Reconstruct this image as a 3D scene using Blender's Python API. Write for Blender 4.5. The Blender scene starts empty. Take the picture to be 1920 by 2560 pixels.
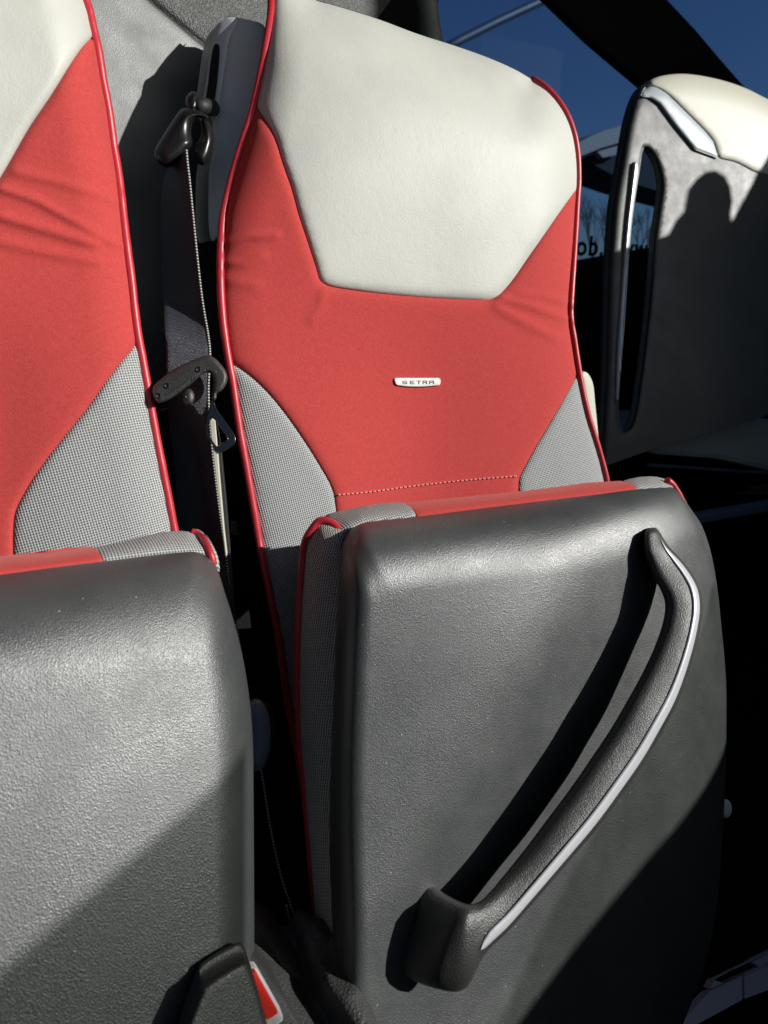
import bpy, math, random
import numpy as np
from mathutils import Vector, Matrix
from mathutils.geometry import delaunay_2d_cdt
R = math.radians
random.seed(3)
sc = bpy.context.scene
C = sc.collection

# ------------------------------------------------------------------ camera
F = 1500.0                                    # focal length in photograph pixels (1920 x 2560)
YAW, PITCH = R(25), R(20)
CAM = np.array([0.0, 0.0, 1.2])
FH = np.array([math.sin(YAW), math.cos(YAW), 0])
FWD = FH * math.cos(PITCH) + np.array([0, 0, -math.sin(PITCH)])
RIGHT = np.array([math.cos(YAW), -math.sin(YAW), 0])
UP = np.cross(RIGHT, FWD)
cam = bpy.data.cameras.new('camera')
cam.sensor_fit = 'VERTICAL'; cam.sensor_height = 36; cam.lens = F / 2560 * 36
cam.clip_start = 0.02; cam.clip_end = 1000
cam.dof.use_dof = True; cam.dof.focus_distance = 0.72; cam.dof.aperture_fstop = 6.5
co = bpy.data.objects.new('camera', cam); C.objects.link(co)
co.matrix_world = Matrix(((RIGHT[0], UP[0], -FWD[0], CAM[0]), (RIGHT[1], UP[1], -FWD[1], CAM[1]),
                          (RIGHT[2], UP[2], -FWD[2], CAM[2]), (0, 0, 0, 1)))
sc.camera = co

# ------------------------------------------------------------------ light
SUN = np.array([0.70, -0.60, 0.42]); SUN = SUN / np.linalg.norm(SUN)   # towards the sun
w = bpy.data.worlds.new('World'); sc.world = w; w.use_nodes = True
nt = w.node_tree; bg = nt.nodes['Background']
sky = nt.nodes.new('ShaderNodeTexSky'); sky.sky_type = 'NISHITA'; sky.sun_disc = False
sky.sun_elevation = math.asin(SUN[2]); sky.sun_rotation = math.atan2(SUN[0], SUN[1])
nt.links.new(sky.outputs[0], bg.inputs[0]); bg.inputs[1].default_value = 0.07
sl = bpy.data.lights.new('sun', 'SUN'); sl.energy = 5.0; sl.angle = R(0.5); sl.color = (1, .985, .945)
so = bpy.data.objects.new('sun', sl); C.objects.link(so)
so.rotation_euler = Vector(SUN).to_track_quat('Z', 'Y').to_euler()
so.location = (2, -3, 3)
vs = sc.view_settings
vs.view_transform = 'Standard'; vs.look = 'None'; vs.exposure = 0.0; vs.gamma = 1; vs.use_curve_mapping = False

# ------------------------------------------------------------------ point tools
def ray(p):
    p = np.atleast_2d(np.asarray(p, float))
    return FWD + np.outer((p[:, 0] - 960) / F, RIGHT) - np.outer((p[:, 1] - 1280) / F, UP)
def at(p, d):
    r = ray(p); d = np.broadcast_to(np.asarray(d, float), (len(r),))
    return CAM + r * d[:, None]
def world_plane(px, d, n):
    """depth function of the plane through the point seen at px at depth d, with world normal n"""
    n = np.array(n, float); n /= np.linalg.norm(n); q = at([px], d)[0]; k = (q - CAM) @ n
    return lambda P: k / (ray(P) @ n)
def plane3(a, b, c):
    """depth function of the plane through three (px, py, depth)"""
    A = np.array([[1, a[0], a[1]], [1, b[0], b[1]], [1, c[0], c[1]]], float)
    s = np.linalg.solve(A, 1 / np.array([a[2], b[2], c[2]]))
    return lambda P: 1 / (s[0] + s[1] * np.atleast_2d(P)[:, 0] + s[2] * np.atleast_2d(P)[:, 1])
def spl(pts, n=6, closed=False):
    P = np.array(pts, float)
    if len(P) < 3 and not closed: return P
    if closed: Q = np.vstack([P[-1], P, P[0], P[1]])
    else: Q = np.vstack([2 * P[0] - P[1], P, 2 * P[-1] - P[-2]])
    out = []
    for i in range(len(Q) - 3):
        p0, p1, p2, p3 = Q[i:i + 4]
        t0 = 0; t1 = t0 + max(np.linalg.norm(p1 - p0), 1e-6) ** .5
        t2 = t1 + max(np.linalg.norm(p2 - p1), 1e-6) ** .5; t3 = t2 + max(np.linalg.norm(p3 - p2), 1e-6) ** .5
        for k in range(n):
            t = t1 + (t2 - t1) * k / n
            A1 = (t1 - t) / (t1 - t0) * p0 + (t - t0) / (t1 - t0) * p1
            A2 = (t2 - t) / (t2 - t1) * p1 + (t - t1) / (t2 - t1) * p2
            A3 = (t3 - t) / (t3 - t2) * p2 + (t - t2) / (t3 - t2) * p3
            B1 = (t2 - t) / (t2 - t0) * A1 + (t - t0) / (t2 - t0) * A2
            B2 = (t3 - t) / (t3 - t1) * A2 + (t - t1) / (t3 - t1) * A3
            out.append((t2 - t) / (t2 - t1) * B1 + (t - t1) / (t2 - t1) * B2)
    if not closed: out.append(P[-1])
    return np.array(out)
def resample(P, step, closed=False):
    P = np.array(P, float)
    if closed: P = np.vstack([P, P[0]])
    L = np.concatenate([[0], np.cumsum(np.linalg.norm(np.diff(P, axis=0), axis=1))])
    n = max(2, int(round(L[-1] / step)) + 1)
    t = np.linspace(0, L[-1], n)
    out = np.stack([np.interp(t, L, P[:, k]) for k in range(P.shape[1])], 1)
    return out[:-1] if closed else out
def pdist(P, S, closed=False):
    """distance of points P to polyline S"""
    P = np.atleast_2d(P).astype(float); S = np.array(S, float)
    if closed: S = np.vstack([S, S[0]])
    a, b = S[:-1], S[1:]; ab = b - a; l2 = np.maximum((ab ** 2).sum(1), 1e-12)
    best = np.full(len(P), 1e9)
    for i in range(0, len(P), 4000):
        q = P[i:i + 4000]
        t = np.clip(((q[:, None, :] - a) * ab).sum(2) / l2, 0, 1)
        d = np.linalg.norm(q[:, None, :] - (a + t[..., None] * ab), axis=2)
        best[i:i + 4000] = d.min(1)
    return best
def inside1(q, poly):
    a = np.asarray(poly, float); b = np.roll(a, 1, 0); dy = b[:, 1] - a[:, 1]
    c = (a[:, 1] > q[1]) != (b[:, 1] > q[1])
    xs = a[c, 0] + (q[1] - a[c, 1]) / dy[c] * (b[c, 0] - a[c, 0])
    return bool((q[0] < xs).sum() % 2)
def inside(P, poly):
    x, y = P[:, 0], P[:, 1]; r = np.zeros(len(P), bool); n = len(poly); j = n - 1
    if len(P) < 8: return np.array([inside1(q, poly) for q in P])
    for i in range(n):
        xi, yi = poly[i]; xj, yj = poly[j]
        if yi != yj:
            c = ((yi > y) != (yj > y)) & (x < (xj - xi) * (y - yi) / (yj - yi) + xi)
            r ^= c
        j = i
    return r
def dome(d, r):
    t = np.clip(1 - d / r, 0, 1)
    return 1 - np.sqrt(np.maximum(1 - t * t * .985, 0))      # 1 at the edge, 0 inside

# ------------------------------------------------------------------ object tools
def tag(o, label=None, cat=None, group=None, kind=None):
    for k, v in (('label', label), ('category', cat), ('group', group), ('kind', kind)):
        if v: o[k] = v
    return o
def empty(name, loc, label, cat, group=None):
    o = bpy.data.objects.new(name, None); C.objects.link(o); o.location = tuple(loc)
    o.empty_display_size = .05
    return tag(o, label, cat, group)
def obj(name, V, Fc, mat, parent=None, uv=None, smooth=True, bevel=0, solid=0, seg=2):
    V = np.array(V, float)
    if parent is not None:
        off = np.array(parent.matrix_world.translation if parent.parent is None else (0, 0, 0))
        p = parent; off = np.zeros(3)
        while p is not None:
            off = off + np.array(p.location); p = p.parent
        V = V - off
    me = bpy.data.meshes.new(name)
    me.from_pydata([tuple(v) for v in V], [], [tuple(int(i) for i in f) for f in Fc])
    me.validate(); me.update()
    if uv is not None:
        l = me.uv_layers.new(name='UVMap')
        idx = np.empty(len(me.loops), int); me.loops.foreach_get('vertex_index', idx)
        l.data.foreach_set('uv', np.asarray(uv, float)[idx].ravel())
    if smooth: me.polygons.foreach_set('use_smooth', [True] * len(me.polygons))
    me.materials.append(mat)
    o = bpy.data.objects.new(name, me); C.objects.link(o)
    if parent is not None: o.parent = parent
    if solid:
        m = o.modifiers.new('solid', 'SOLIDIFY'); m.thickness = solid; m.offset = -1
    if bevel:
        m = o.modifiers.new('bevel', 'BEVEL'); m.width = bevel; m.segments = seg; m.limit_method = 'ANGLE'; m.angle_limit = R(35)
        m.harden_normals = False
    return o
def fill(poly, step):
    """triangulate a pixel-space polygon with interior points"""
    B = resample(poly, step, True)
    lo, hi = B.min(0), B.max(0); g = []
    ny = int((hi[1] - lo[1]) / (step * .866)) + 1; nx = int((hi[0] - lo[0]) / step) + 2
    for j in range(ny + 1):
        y = lo[1] + j * step * .866
        for i in range(nx): g.append((lo[0] + (i + .5 * (j % 2)) * step, y))
    g = np.array(g)
    g = g[inside(g, B)]
    tg_ = np.roll(B, -1, 0) - np.roll(B, 1, 0); tg_ /= np.linalg.norm(tg_, axis=1)[:, None] + 1e-9
    ar = (B[:, 0] * np.roll(B[:, 1], -1) - B[:, 1] * np.roll(B[:, 0], -1)).sum()
    nn = np.stack([-tg_[:, 1], tg_[:, 0]], 1) * (1 if ar > 0 else -1); rg_ = []
    for o_ in (.3, .8):
        q = B + nn * step * o_; q = q[inside(q, B)]
        if len(q): q = q[pdist(q, B, True) > step * o_ * .9]; rg_.append(q)
    if len(g): g = g[pdist(g, B, True) > step * 1.25]
    n = len(B)
    P = np.vstack([B] + rg_ + ([g] if len(g) else []))
    vs_, es, fs, ov, oe, of = delaunay_2d_cdt([Vector((p[0] / 100, p[1] / 100)) for p in P],
                                              [(i, (i + 1) % n) for i in range(n)], [], 1, 1e-5)
    V = np.array([(v.x * 100, v.y * 100) for v in vs_])
    T = []
    for f in fs:
        a, b, c = V[f[0]], V[f[1]], V[f[2]]
        cr = (b[0] - a[0]) * (c[1] - a[1]) - (b[1] - a[1]) * (c[0] - a[0])
        f = list(f)
        T.append(f if cr < 0 else f[::-1])
    return V, T, B
def region(name, poly, D, mat, parent=None, step=9, puff=.0, pw=10, uvd=None, back=None, extra=None):
    V2, T, B = fill(poly, step)
    d = D(V2)
    db = pdist(V2, B, True)
    if puff: d = d + puff * np.exp(-db / pw)
    if extra is not None: d = d + extra(V2)
    V = at(V2, d)
    uv = None
    if uvd is not None: uv = np.stack([V @ np.array(uvd[0]), V @ np.array(uvd[1])], 1)
    if back is not None:                       # closed body: rim and back sheet
        n = len(V); nb = len(B)
        Vb = V + np.array(back)
        T2 = [[i + n for i in f[::-1]] for f in T]
        bi = [int(np.argmin(((V2 - b) ** 2).sum(1))) for b in B]
        rim = []
        for k in range(nb):
            a, b = bi[k], bi[(k + 1) % nb]
            rim.append([a, b, b + n, a + n])
        V = np.vstack([V, Vb]); T = T + T2 + rim
        if uv is not None: uv = np.vstack([uv, uv + .07])
    return obj(name, V, T, mat, parent, uv)
def pillow(name, poly, D, mat, parent=None, t=.01, r=30, step=5, ratio=1.0):
    V2, T, B = fill(poly, step)
    d = D(V2); db = pdist(V2, B, True)
    h = t * (1 - dome(db, r)); h[db < .5] = 0
    n = len(V2)
    V = np.vstack([at(V2, d - h), at(V2, d + h * ratio)])
    Fc = list(T); 
    for f in T: Fc.append([i + n for i in f[::-1]])
    # weld the rim
    m = {i + n: i for i in range(n) if db[i] < .5}
    Fc = [[m.get(i, i) for i in f] for f in Fc]
    Fc = [f for f in Fc if len(set(f)) == 3]
    o = obj(name, V, Fc, mat, parent)
    return o
def tube(name, P, r, mat, parent=None, sides=10, cap=True):
    P = np.array(P, float); n = len(P); rr = np.broadcast_to(np.asarray(r, float), (n,))
    ii = np.arange(n); rr = rr * (1 + .03 * np.sin(ii * .9) * np.sin(ii * .23 + 1) + .02 * np.sin(ii * .37))
    T = np.gradient(P, axis=0); T /= np.linalg.norm(T, axis=1)[:, None]
    u = np.cross(T[0], [0.3, 0.2, .9]); u /= np.linalg.norm(u); V = []; uv = []
    L = np.concatenate([[0], np.cumsum(np.linalg.norm(np.diff(P, axis=0), axis=1))])
    for i in range(n):
        u = u - T[i] * (u @ T[i]); u /= np.linalg.norm(u); v = np.cross(T[i], u)
        for k in range(sides):
            a = 2 * math.pi * k / sides
            V.append(P[i] + rr[i] * (math.cos(a) * u + math.sin(a) * v)); uv.append((L[i], k / sides))
    Fc = [[i * sides + k, i * sides + (k + 1) % sides, (i + 1) * sides + (k + 1) % sides, (i + 1) * sides + k]
          for i in range(n - 1) for k in range(sides)]
    if cap: Fc += [list(range(sides))[::-1], [(n - 1) * sides + k for k in range(sides)]]
    return obj(name, V, Fc, mat, parent, uv)
def loft(name, rings, mat, parent=None, closed=True, cap=True, uv=None):
    n = len(rings); m = len(rings[0]); V = np.vstack(rings)
    Fc = [[i * m + k, i * m + (k + 1) % m, (i + 1) * m + (k + 1) % m, (i + 1) * m + k]
          for i in range(n - 1) for k in range(m if closed else m - 1)]
    if cap and closed: Fc += [list(range(m))[::-1], [(n - 1) * m + k for k in range(m)]]
    return obj(name, V, Fc, mat, parent, uv)
def prism(name, poly, D, vec, mat, parent=None, bevel=0, smooth=False, seg=2):
    P = np.array(poly, float)
    ar = (P[:, 0] * np.roll(P[:, 1], -1) - P[:, 1] * np.roll(P[:, 0], -1)).sum()
    if ar > 0: P = P[::-1]
    d = D(P) if callable(D) else np.broadcast_to(D, (len(P),))
    A = at(P, d); Bk = A + np.array(vec); n = len(P)
    Fc = [list(range(n)), [i + n for i in range(n)][::-1]] + [[(i + 1) % n, i, i + n, (i + 1) % n + n] for i in range(n)]
    return obj(name, np.vstack([A, Bk]), Fc, mat, parent, smooth=smooth, bevel=bevel, seg=seg)
def box(name, lo, hi, mat, parent=None, bevel=0):
    x0, y0, z0 = lo; x1, y1, z1 = hi
    V = [(x0, y0, z0), (x1, y0, z0), (x1, y1, z0), (x0, y1, z0), (x0, y0, z1), (x1, y0, z1), (x1, y1, z1), (x0, y1, z1)]
    Fc = [(0, 3, 2, 1), (4, 5, 6, 7), (0, 1, 5, 4), (1, 2, 6, 5), (2, 3, 7, 6), (3, 0, 4, 7)]
    return obj(name, V, Fc, mat, parent, smooth=False, bevel=bevel)

# ------------------------------------------------------------------ materials
class M:
    def __init__(s, name, col=(.5, .5, .5), rough=.5, metal=0, spec=.5, **kw):
        s.m = bpy.data.materials.new(name); s.m.use_nodes = True; s.t = s.m.node_tree
        s.b = s.t.nodes['Principled BSDF']
        s.b.inputs['Base Color'].default_value = (*col, 1); s.b.inputs['Roughness'].default_value = rough
        s.b.inputs['Metallic'].default_value = metal; s.b.inputs['Specular IOR Level'].default_value = spec
        s.col = col; s.bumpn = None
    def n(s, t, **kw):
        x = s.t.nodes.new(t)
        for k, v in kw.items(): setattr(x, k, v)
        return x
    def l(s, a, b): s.t.links.new(a, b)
    def coord(s, k='Object'):
        return s.n('ShaderNodeTexCoord').outputs[k]
    def noise(s, scale, detail=3, rough=.5, coord='Object', stretch=None):
        x = s.n('ShaderNodeTexNoise'); x.inputs['Scale'].default_value = scale
        x.inputs['Detail'].default_value = detail; x.inputs['Roughness'].default_value = rough
        c = s.coord(coord)
        if stretch:
            mp = s.n('ShaderNodeMapping'); mp.inputs['Scale'].default_value = stretch; s.l(c, mp.inputs[0]); c = mp.outputs[0]
        s.l(c, x.inputs['Vector']); return x.outputs['Fac']
    def voro(s, scale, feat='F1', coord='Object'):
        x = s.n('ShaderNodeTexVoronoi'); x.feature = feat; x.inputs['Scale'].default_value = scale
        s.l(s.coord(coord), x.inputs['Vector']); return x.outputs['Distance']
    def math(s, op, a, b=0):
        x = s.n('ShaderNodeMath'); x.operation = op
        for i, v in enumerate((a, b)):
            if hasattr(v, 'links'): s.l(v, x.inputs[i])
            else: x.inputs[i].default_value = v
        return x.outputs[0]
    def bump(s, h, dist, strength=1.0):
        x = s.n('ShaderNodeBump'); x.inputs['Strength'].default_value = strength; x.inputs['Distance'].default_value = dist
        s.l(h, x.inputs['Height'])
        if s.bumpn: s.l(s.bumpn, x.inputs['Normal'])
        s.bumpn = x.outputs[0]; s.l(s.bumpn, s.b.inputs['Normal']); return s
    def ramp(s, fac, stops, to='Base Color'):
        x = s.n('ShaderNodeValToRGB'); e = x.color_ramp.elements
        while len(e) > 1: e.remove(e[0])
        for i, (p, c) in enumerate(stops):
            q = e[0] if i == 0 else e.new(p)
            q.position = p; q.color = (*c, 1) if len(c) == 3 else c
        s.l(fac, x.inputs[0])
        if to: s.l(x.outputs[0], s.b.inputs[to])
        return x.outputs[0]
def k3(c, f): return tuple(min(1, x * f) for x in c)

cream = M('cream_leather', (.60, .60, .52), .5, spec=.35)
n_ = cream.noise(9, 4); cream.ramp(n_, [(.3, (.50, .505, .46)), (.55, (.555, .56, .51)), (.75, (.58, .58, .525))])
cream.bump(cream.noise(420, 3, .6), .0008, .35); cream.bump(cream.noise(55, 4, .6, stretch=(1.5, 1, 1)), .003, .10)
red = M('red_microfibre', (.60, .07, .055), .95, spec=.15)
f_ = red.math('ADD', red.math('MULTIPLY', red.noise(1100, 2, .7), .72), red.math('MULTIPLY', red.noise(240, 4, .7), .28))
red.ramp(f_, [(.34, (.40, .044, .041)), (.5, (.485, .060, .055)), (.66, (.56, .080, .072))])
red.b.inputs['Sheen Weight'].default_value = .25; red.b.inputs['Sheen Roughness'].default_value = .4
red.b.inputs['Sheen Tint'].default_value = (1, .55, .5, 1)
red.bump(red.noise(700, 2, .6), .0006, .5)
pip = M('red_piping_vinyl', (.46, .026, .038), .40); pip.bump(pip.noise(600, 2), .0003, .3)

def weave(name, pitch, light, dark):
    m = M(name, light, .8, spec=.25)
    mp = m.n('ShaderNodeMapping'); mp.inputs['Rotation'].default_value = (0, 0, R(38)); m.l(m.coord('UV'), mp.inputs[0])
    sp = m.n('ShaderNodeSeparateXYZ'); m.l(mp.outputs[0], sp.inputs[0])
    k = 2 * math.pi / pitch
    a = m.math('SINE', m.math('MULTIPLY', sp.outputs[0], k)); b = m.math('SINE', m.math('MULTIPLY', sp.outputs[1], k))
    p = m.math('ADD', m.math('MULTIPLY', m.math('MULTIPLY', a, b), .5), .5)
    j = m.math('ADD', p, m.math('MULTIPLY', m.math('SUBTRACT', m.noise(500, 2, coord='UV'), .5), .5))
    m.ramp(j, [(.30, dark), (.52, light), (1, k3(light, 1.15))])
    m.bump(p, .0012, .6)
    return m
grey_weave = weave('grey_woven_fabric', .0038, (.42, .43, .42), (.11, .115, .12))
pad_weave = weave('pad_woven_fabric', .0046, (.48, .47, .44), (.02, .021, .023))
dark_weave = weave('dark_woven_fabric', .0044, (.10, .10, .10), (.012, .012, .014))

def grained(name, col, rough, scale, amt, dist=.0006, spec=.5):
    m = M(name, col, rough, spec=spec)
    h = m.math('ADD', m.math('MULTIPLY', m.voro(scale), 1.0), m.math('MULTIPLY', m.noise(scale * 1.5, 2, .6), .9))
    m.bump(h, dist, amt)
    m.ramp(m.noise(22, 5, .65), [(.3, (rough - .06,) * 3), (.7, (rough + .07,) * 3)], 'Roughness')
    s = m.noise(14, 4, .6); base = m.ramp(s, [(.3, k3(col, .85)), (.7, k3(col, 1.12))])
    dust = m.ramp(m.voro(70), [(0, (1, 1, 1)), (.035, (1, 1, 1)), (.05, (0, 0, 0))], None)
    mx = m.n('ShaderNodeMix', data_type='RGBA'); m.l(dust, mx.inputs[0]); m.l(base, mx.inputs[6])
    mx.inputs[7].default_value = (.32, .31, .29, 1); m.l(mx.outputs[2], m.b.inputs['Base Color'])
    return m
shellm = grained('charcoal_grained_plastic', (.050, .054, .054), .40, 860, .62, .00033, 1.0)
handm = grained('black_grained_plastic', (.036, .037, .035), .45, 800, .7, .0004, .8)
wallm = grained('grey_grained_panel', (.060, .063, .060), .50, 700, .35, .0004, 1.0)
darkl = grained('dark_grained_trim', (.06, .062, .06), .45, 420, .7, .0012, .5)
greyp = M('smooth_grey_plastic', (.70, .73, .76), .45); greyp.bump(greyp.noise(300, 2), .0003, .2)
blackp = M('black_gloss_plastic', (.012, .012, .012), .30); blackp.bump(blackp.noise(200, 3), .0005, .25)
blackm = M('black_matt_plastic', (.014, .0145, .016), .6); blackm.bump(blackm.noise(260, 3), .0006, .3)
silver = M('satin_silver_trim', (.66, .67, .70), .32, metal=.25); silver.bump(silver.noise(90, 3), .0003, .15)
steel = M('bright_steel', (.65, .65, .64), .22, metal=1); steel.bump(steel.noise(120, 3), .0004, .2)
ivory = M('ivory_plastic', (.57, .56, .46), .5); ivory.bump(ivory.noise(200, 3), .0005, .2)
badgem = M('badge_enamel', (.86, .86, .80), .25); badgem.bump(badgem.noise(200, 2), .0002, .1)
inkm = M('badge_ink', (.12, .12, .12), .5); inkm.bump(inkm.noise(300, 2), .0001, .1)
thread = M('pale_thread', (.72, .24, .20), .8); thread.bump(thread.noise(900, 2), .0004, .4)
belt = M('belt_webbing', (.045, .048, .062), .38, spec=.9)
mp = belt.n('ShaderNodeMapping'); mp.inputs['Scale'].default_value = (1, 1, 1); belt.l(belt.coord('UV'), mp.inputs[0])
sp = belt.n('ShaderNodeSeparateXYZ'); belt.l(mp.outputs[0], sp.inputs[0])
wv = belt.math('MULTIPLY', belt.math('SINE', belt.math('MULTIPLY', sp.outputs[0], 2 * math.pi / .0024)),
               belt.math('SINE', belt.math('MULTIPLY', sp.outputs[1], 2 * math.pi / .0020)))
belt.bump(wv, .0008, .8); belt.bump(belt.noise(900, 3, .7, 'UV'), .0014, .7)
edge = M('belt_edge_thread', (.4, .4, .36), .7)
sp = edge.n('ShaderNodeSeparateXYZ'); edge.l(edge.coord('UV'), sp.inputs[0])
sv = edge.math('ADD', edge.math('MULTIPLY', edge.math('SINE', edge.math('MULTIPLY', sp.outputs[0], 2 * math.pi / .0034)), .5), .5)
edge.ramp(sv, [(.3, (.06, .06, .06)), (.6, (.5, .5, .47))]); edge.bump(sv, .001, .8)
redbtn = M('red_button_plastic', (.75, .035, .022), .4); redbtn.bump(redbtn.noise(200, 2), .0002, .1)
carpet = M('black_carpet', (.012, .012, .013), .95, spec=.1); carpet.bump(carpet.noise(260, 4, .8), .006, 1)
roomd = M('black_interior_trim', (.010, .0105, .012), .7, spec=.2); roomd.bump(roomd.noise(90, 3), .0008, .3)
bluem = M('blue_grey_aluminium', (.60, .66, .76), .4); bluem.bump(bluem.noise(90, 3, stretch=(.2, 3, 3)), .0004, .2)
tanm = M('beige_board', (.46, .37, .29), .6); tanm.ramp(tanm.noise(20, 4, .6, stretch=(1, 6, 6)), [(.3, (.38, .30, .23)), (.7, (.5, .41, .33))])
outm = M('dark_canopy_paint', (.30, .23, .18), .7); outm.bump(outm.noise(6, 3), .01, .2)
barkm = M('bare_bark', (.10, .08, .065), .9); barkm.bump(barkm.noise(60, 4), .01, .6)
groundm = M('tarmac', (.05, .05, .052), .9); groundm.bump(groundm.noise(90, 5, .7), .01, .6)
skinm = M('skin', (.45, .28, .2), .5); skinm.bump(skinm.noise(300, 2), .0005, .2)
coatm = M('dark_coat', (.03, .035, .05), .85); coatm.bump(coatm.noise(300, 3), .001, .4)
glass = bpy.data.materials.new('tinted_glass'); glass.use_nodes = True
t = glass.node_tree; t.nodes.clear()
tr = t.nodes.new('ShaderNodeBsdfTransparent'); gl = t.nodes.new('ShaderNodeBsdfGlossy'); mx = t.nodes.new('ShaderNodeMixShader')
fr = t.nodes.new('ShaderNodeFresnel'); ou = t.nodes.new('ShaderNodeOutputMaterial')
tr.inputs[0].default_value = (.17, .30, .54, 1); gl.inputs['Roughness'].default_value = .01; fr.inputs[0].default_value = 1.18
t.links.new(fr.outputs[0], mx.inputs[0]); t.links.new(tr.outputs[0], mx.inputs[1]); t.links.new(gl.outputs[0], mx.inputs[2]); t.links.new(mx.outputs[0], ou.inputs[0])
GL_TINT = tr

# ------------------------------------------------------------------ depth planes
BACK = world_plane((1045, 950), .80, (0, -.966, .26))
CUSH = world_plane((1300, 1800), .60, (0.02, -.95, .30))
EX, EZ = (1, 0, 0), (0, .26, .966)

# ================================================================== MAIN SEAT (middle)
seat = empty('folding_seat', (.42, .75, .45), 'red and cream coach seat with a maker badge and a flipped up cushion with handle', 'seat', 'folding coach seats side by side')
PL = [(679, -60), (679, 0), (677, 34), (669, 93), (656, 165), (641, 236), (629, 287), (608, 350), (591, 405), (574, 468), (559, 532),
      (553, 599), (551, 675), (553, 750), (559, 818), (571, 899), (581, 953), (592, 1028), (602, 1092), (614, 1157), (627, 1231),
      (639, 1299), (649, 1360), (663, 1428), (678, 1500), (697, 1596), (714, 1716), (731, 1811), (755, 1941), (767, 2037),
      (779, 2171), (791, 2276), (800, 2334)]
PTOP = [(679, -60), (700, -75), (740, -35), (783, -3), (838, 13), (946, 47), (1042, 83), (1139, 114), (1223, 144), (1290, 174), (1332, 199)]
PR = [(1332, 199), (1368, 223), (1404, 265), (1428, 313), (1442, 374), (1446, 446), (1442, 512), (1437, 603), (1431, 693), (1427, 756),
      (1427, 797), (1435, 849), (1446, 920), (1457, 980), (1472, 1044), (1491, 1104), (1506, 1156), (1517, 1203), (1526, 1260)]
S1 = [(640, 265), (663, 301), (687, 344), (708, 410), (729, 470), (747, 536), (771, 609), (792, 675), (801, 702), (819, 714),
      (886, 726), (982, 737), (1073, 744), (1175, 749), (1223, 749), (1247, 738), (1278, 705), (1320, 645), (1362, 585), (1404, 524), (1443, 470)]
S2 = [(579, 908), (605, 926), (639, 953), (673, 987), (707, 1028), (741, 1075), (775, 1126), (800, 1167), (822, 1205), (834, 1236), (840, 1280), (846, 1330)]
S3 = [(1447, 932), (1412, 995), (1375, 1059), (1337, 1122), (1307, 1178), (1299, 1195), (1297, 1260)]
sPL, sPT, sPR, sS1, sS2, sS3 = spl(PL, 5), spl(PTOP, 5), spl(PR, 5), spl(S1, 4), spl(S2, 5), spl(S3, 5)
def cut(P, a, b):
    """piece of polyline P between the points nearest a and b"""
    i = int(np.argmin(((P - a) ** 2).sum(1))); j = int(np.argmin(((P - b) ** 2).sum(1)))
    return P[i:j + 1] if i <= j else P[j:i + 1][::-1]
def ridge(P, pts, amp, wd):
    d = pdist(P, pts); L = np.array(pts, float)
    return -amp * np.exp(-(d / wd) ** 2)
side_edge = np.vstack([sPL, ]); 
def seat_relief(P, L, T, Rr, head_y, sc_=1.0):
    """rounding of the padding towards its left, top and right edges"""
    dl = pdist(P, resample(L, 16)); dt = pdist(P, resample(T, 16)); dr = pdist(P, resample(Rr, 16))
    y = np.atleast_2d(P)[:, 1]
    k = 1 / (1 + np.exp((y - head_y) / 60))           # 1 in the head part
    a = dome(dl, 110 * sc_) * (.012 + .022 * k) + dome(dr, 110 * sc_) * (.018 + .030 * k) + dome(dt, 190 * sc_) * .070
    return a
wr_main = [([(560, 610), (620, 590), (690, 588)], .003, 9), ([(556, 655), (610, 660), (660, 640)], .0022, 9),
           ([(1250, 745), (1330, 765), (1420, 800)], .004, 9), ([(1240, 765), (1300, 800), (1390, 845)], .003, 11), ([(1300, 735), (1370, 742), (1428, 760)], .003, 9),
           ([(810, 730), (800, 770), (780, 800)], .002, 12), ([(560, 700), (640, 712)], .0018, 14)]
def D_main(P):
    P = np.atleast_2d(P)
    d = BACK(P) + seat_relief(P, sPL, sPT, sPR, 620)
    x, y = P[:, 0], P[:, 1]
    d = d - .030 * np.exp(-((y - 330) / 330) ** 2) * np.exp(-((x - 1050) / 420) ** 4)    # head pad stands proud
    d = d + .020 * np.exp(-((x - 1060) / 190) ** 2) * (1 / (1 + np.exp(-(y - 860) / 70)))    # hollow between the side bolsters
    for pts, a, wd in wr_main: d = d + ridge(P, pts, a, wd)
    return d
UVB = (EX, EZ)
head = np.vstack([cut(sPL, (679, -60), (640, 265))[::-1], sPT[1:], cut(sPR, (1332, 199), (1443, 470))[1:], sS1[::-1][1:-1]])
region('headrest_cover', head, D_main, cream.m, seat, 10, .006, 7)
redp = np.vstack([sS1, cut(sPR, (1443, 470), (1447, 932))[1:], sS3[1:], sS2[::-1], cut(sPL, (579, 908), (640, 265))[1:-1]])
region('back_centre_panel', redp, D_main, red.m, seat, 10, .005, 7)
gl_ = np.vstack([sS2, [(858, 1420), (868, 1900), (860, 2334)], cut(sPL, (800, 2334), (579, 908))[:-1]])
def D_lower(P):
    P = np.atleast_2d(P); y = P[:, 1]
    return D_main(P) - .05 * np.clip((y - 1350) / 900, 0, 1)
region('back_side_panel', gl_, D_lower, grey_weave.m, seat, 9, .004, 6, UVB)
gr_ = np.vstack([sS3, [(1526, 1260)], cut(sPR, (1526, 1260), (1447, 932))[1:]])
region('back_side_panel', gr_, D_main, grey_weave.m, seat, 8, .004, 6, UVB)
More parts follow.
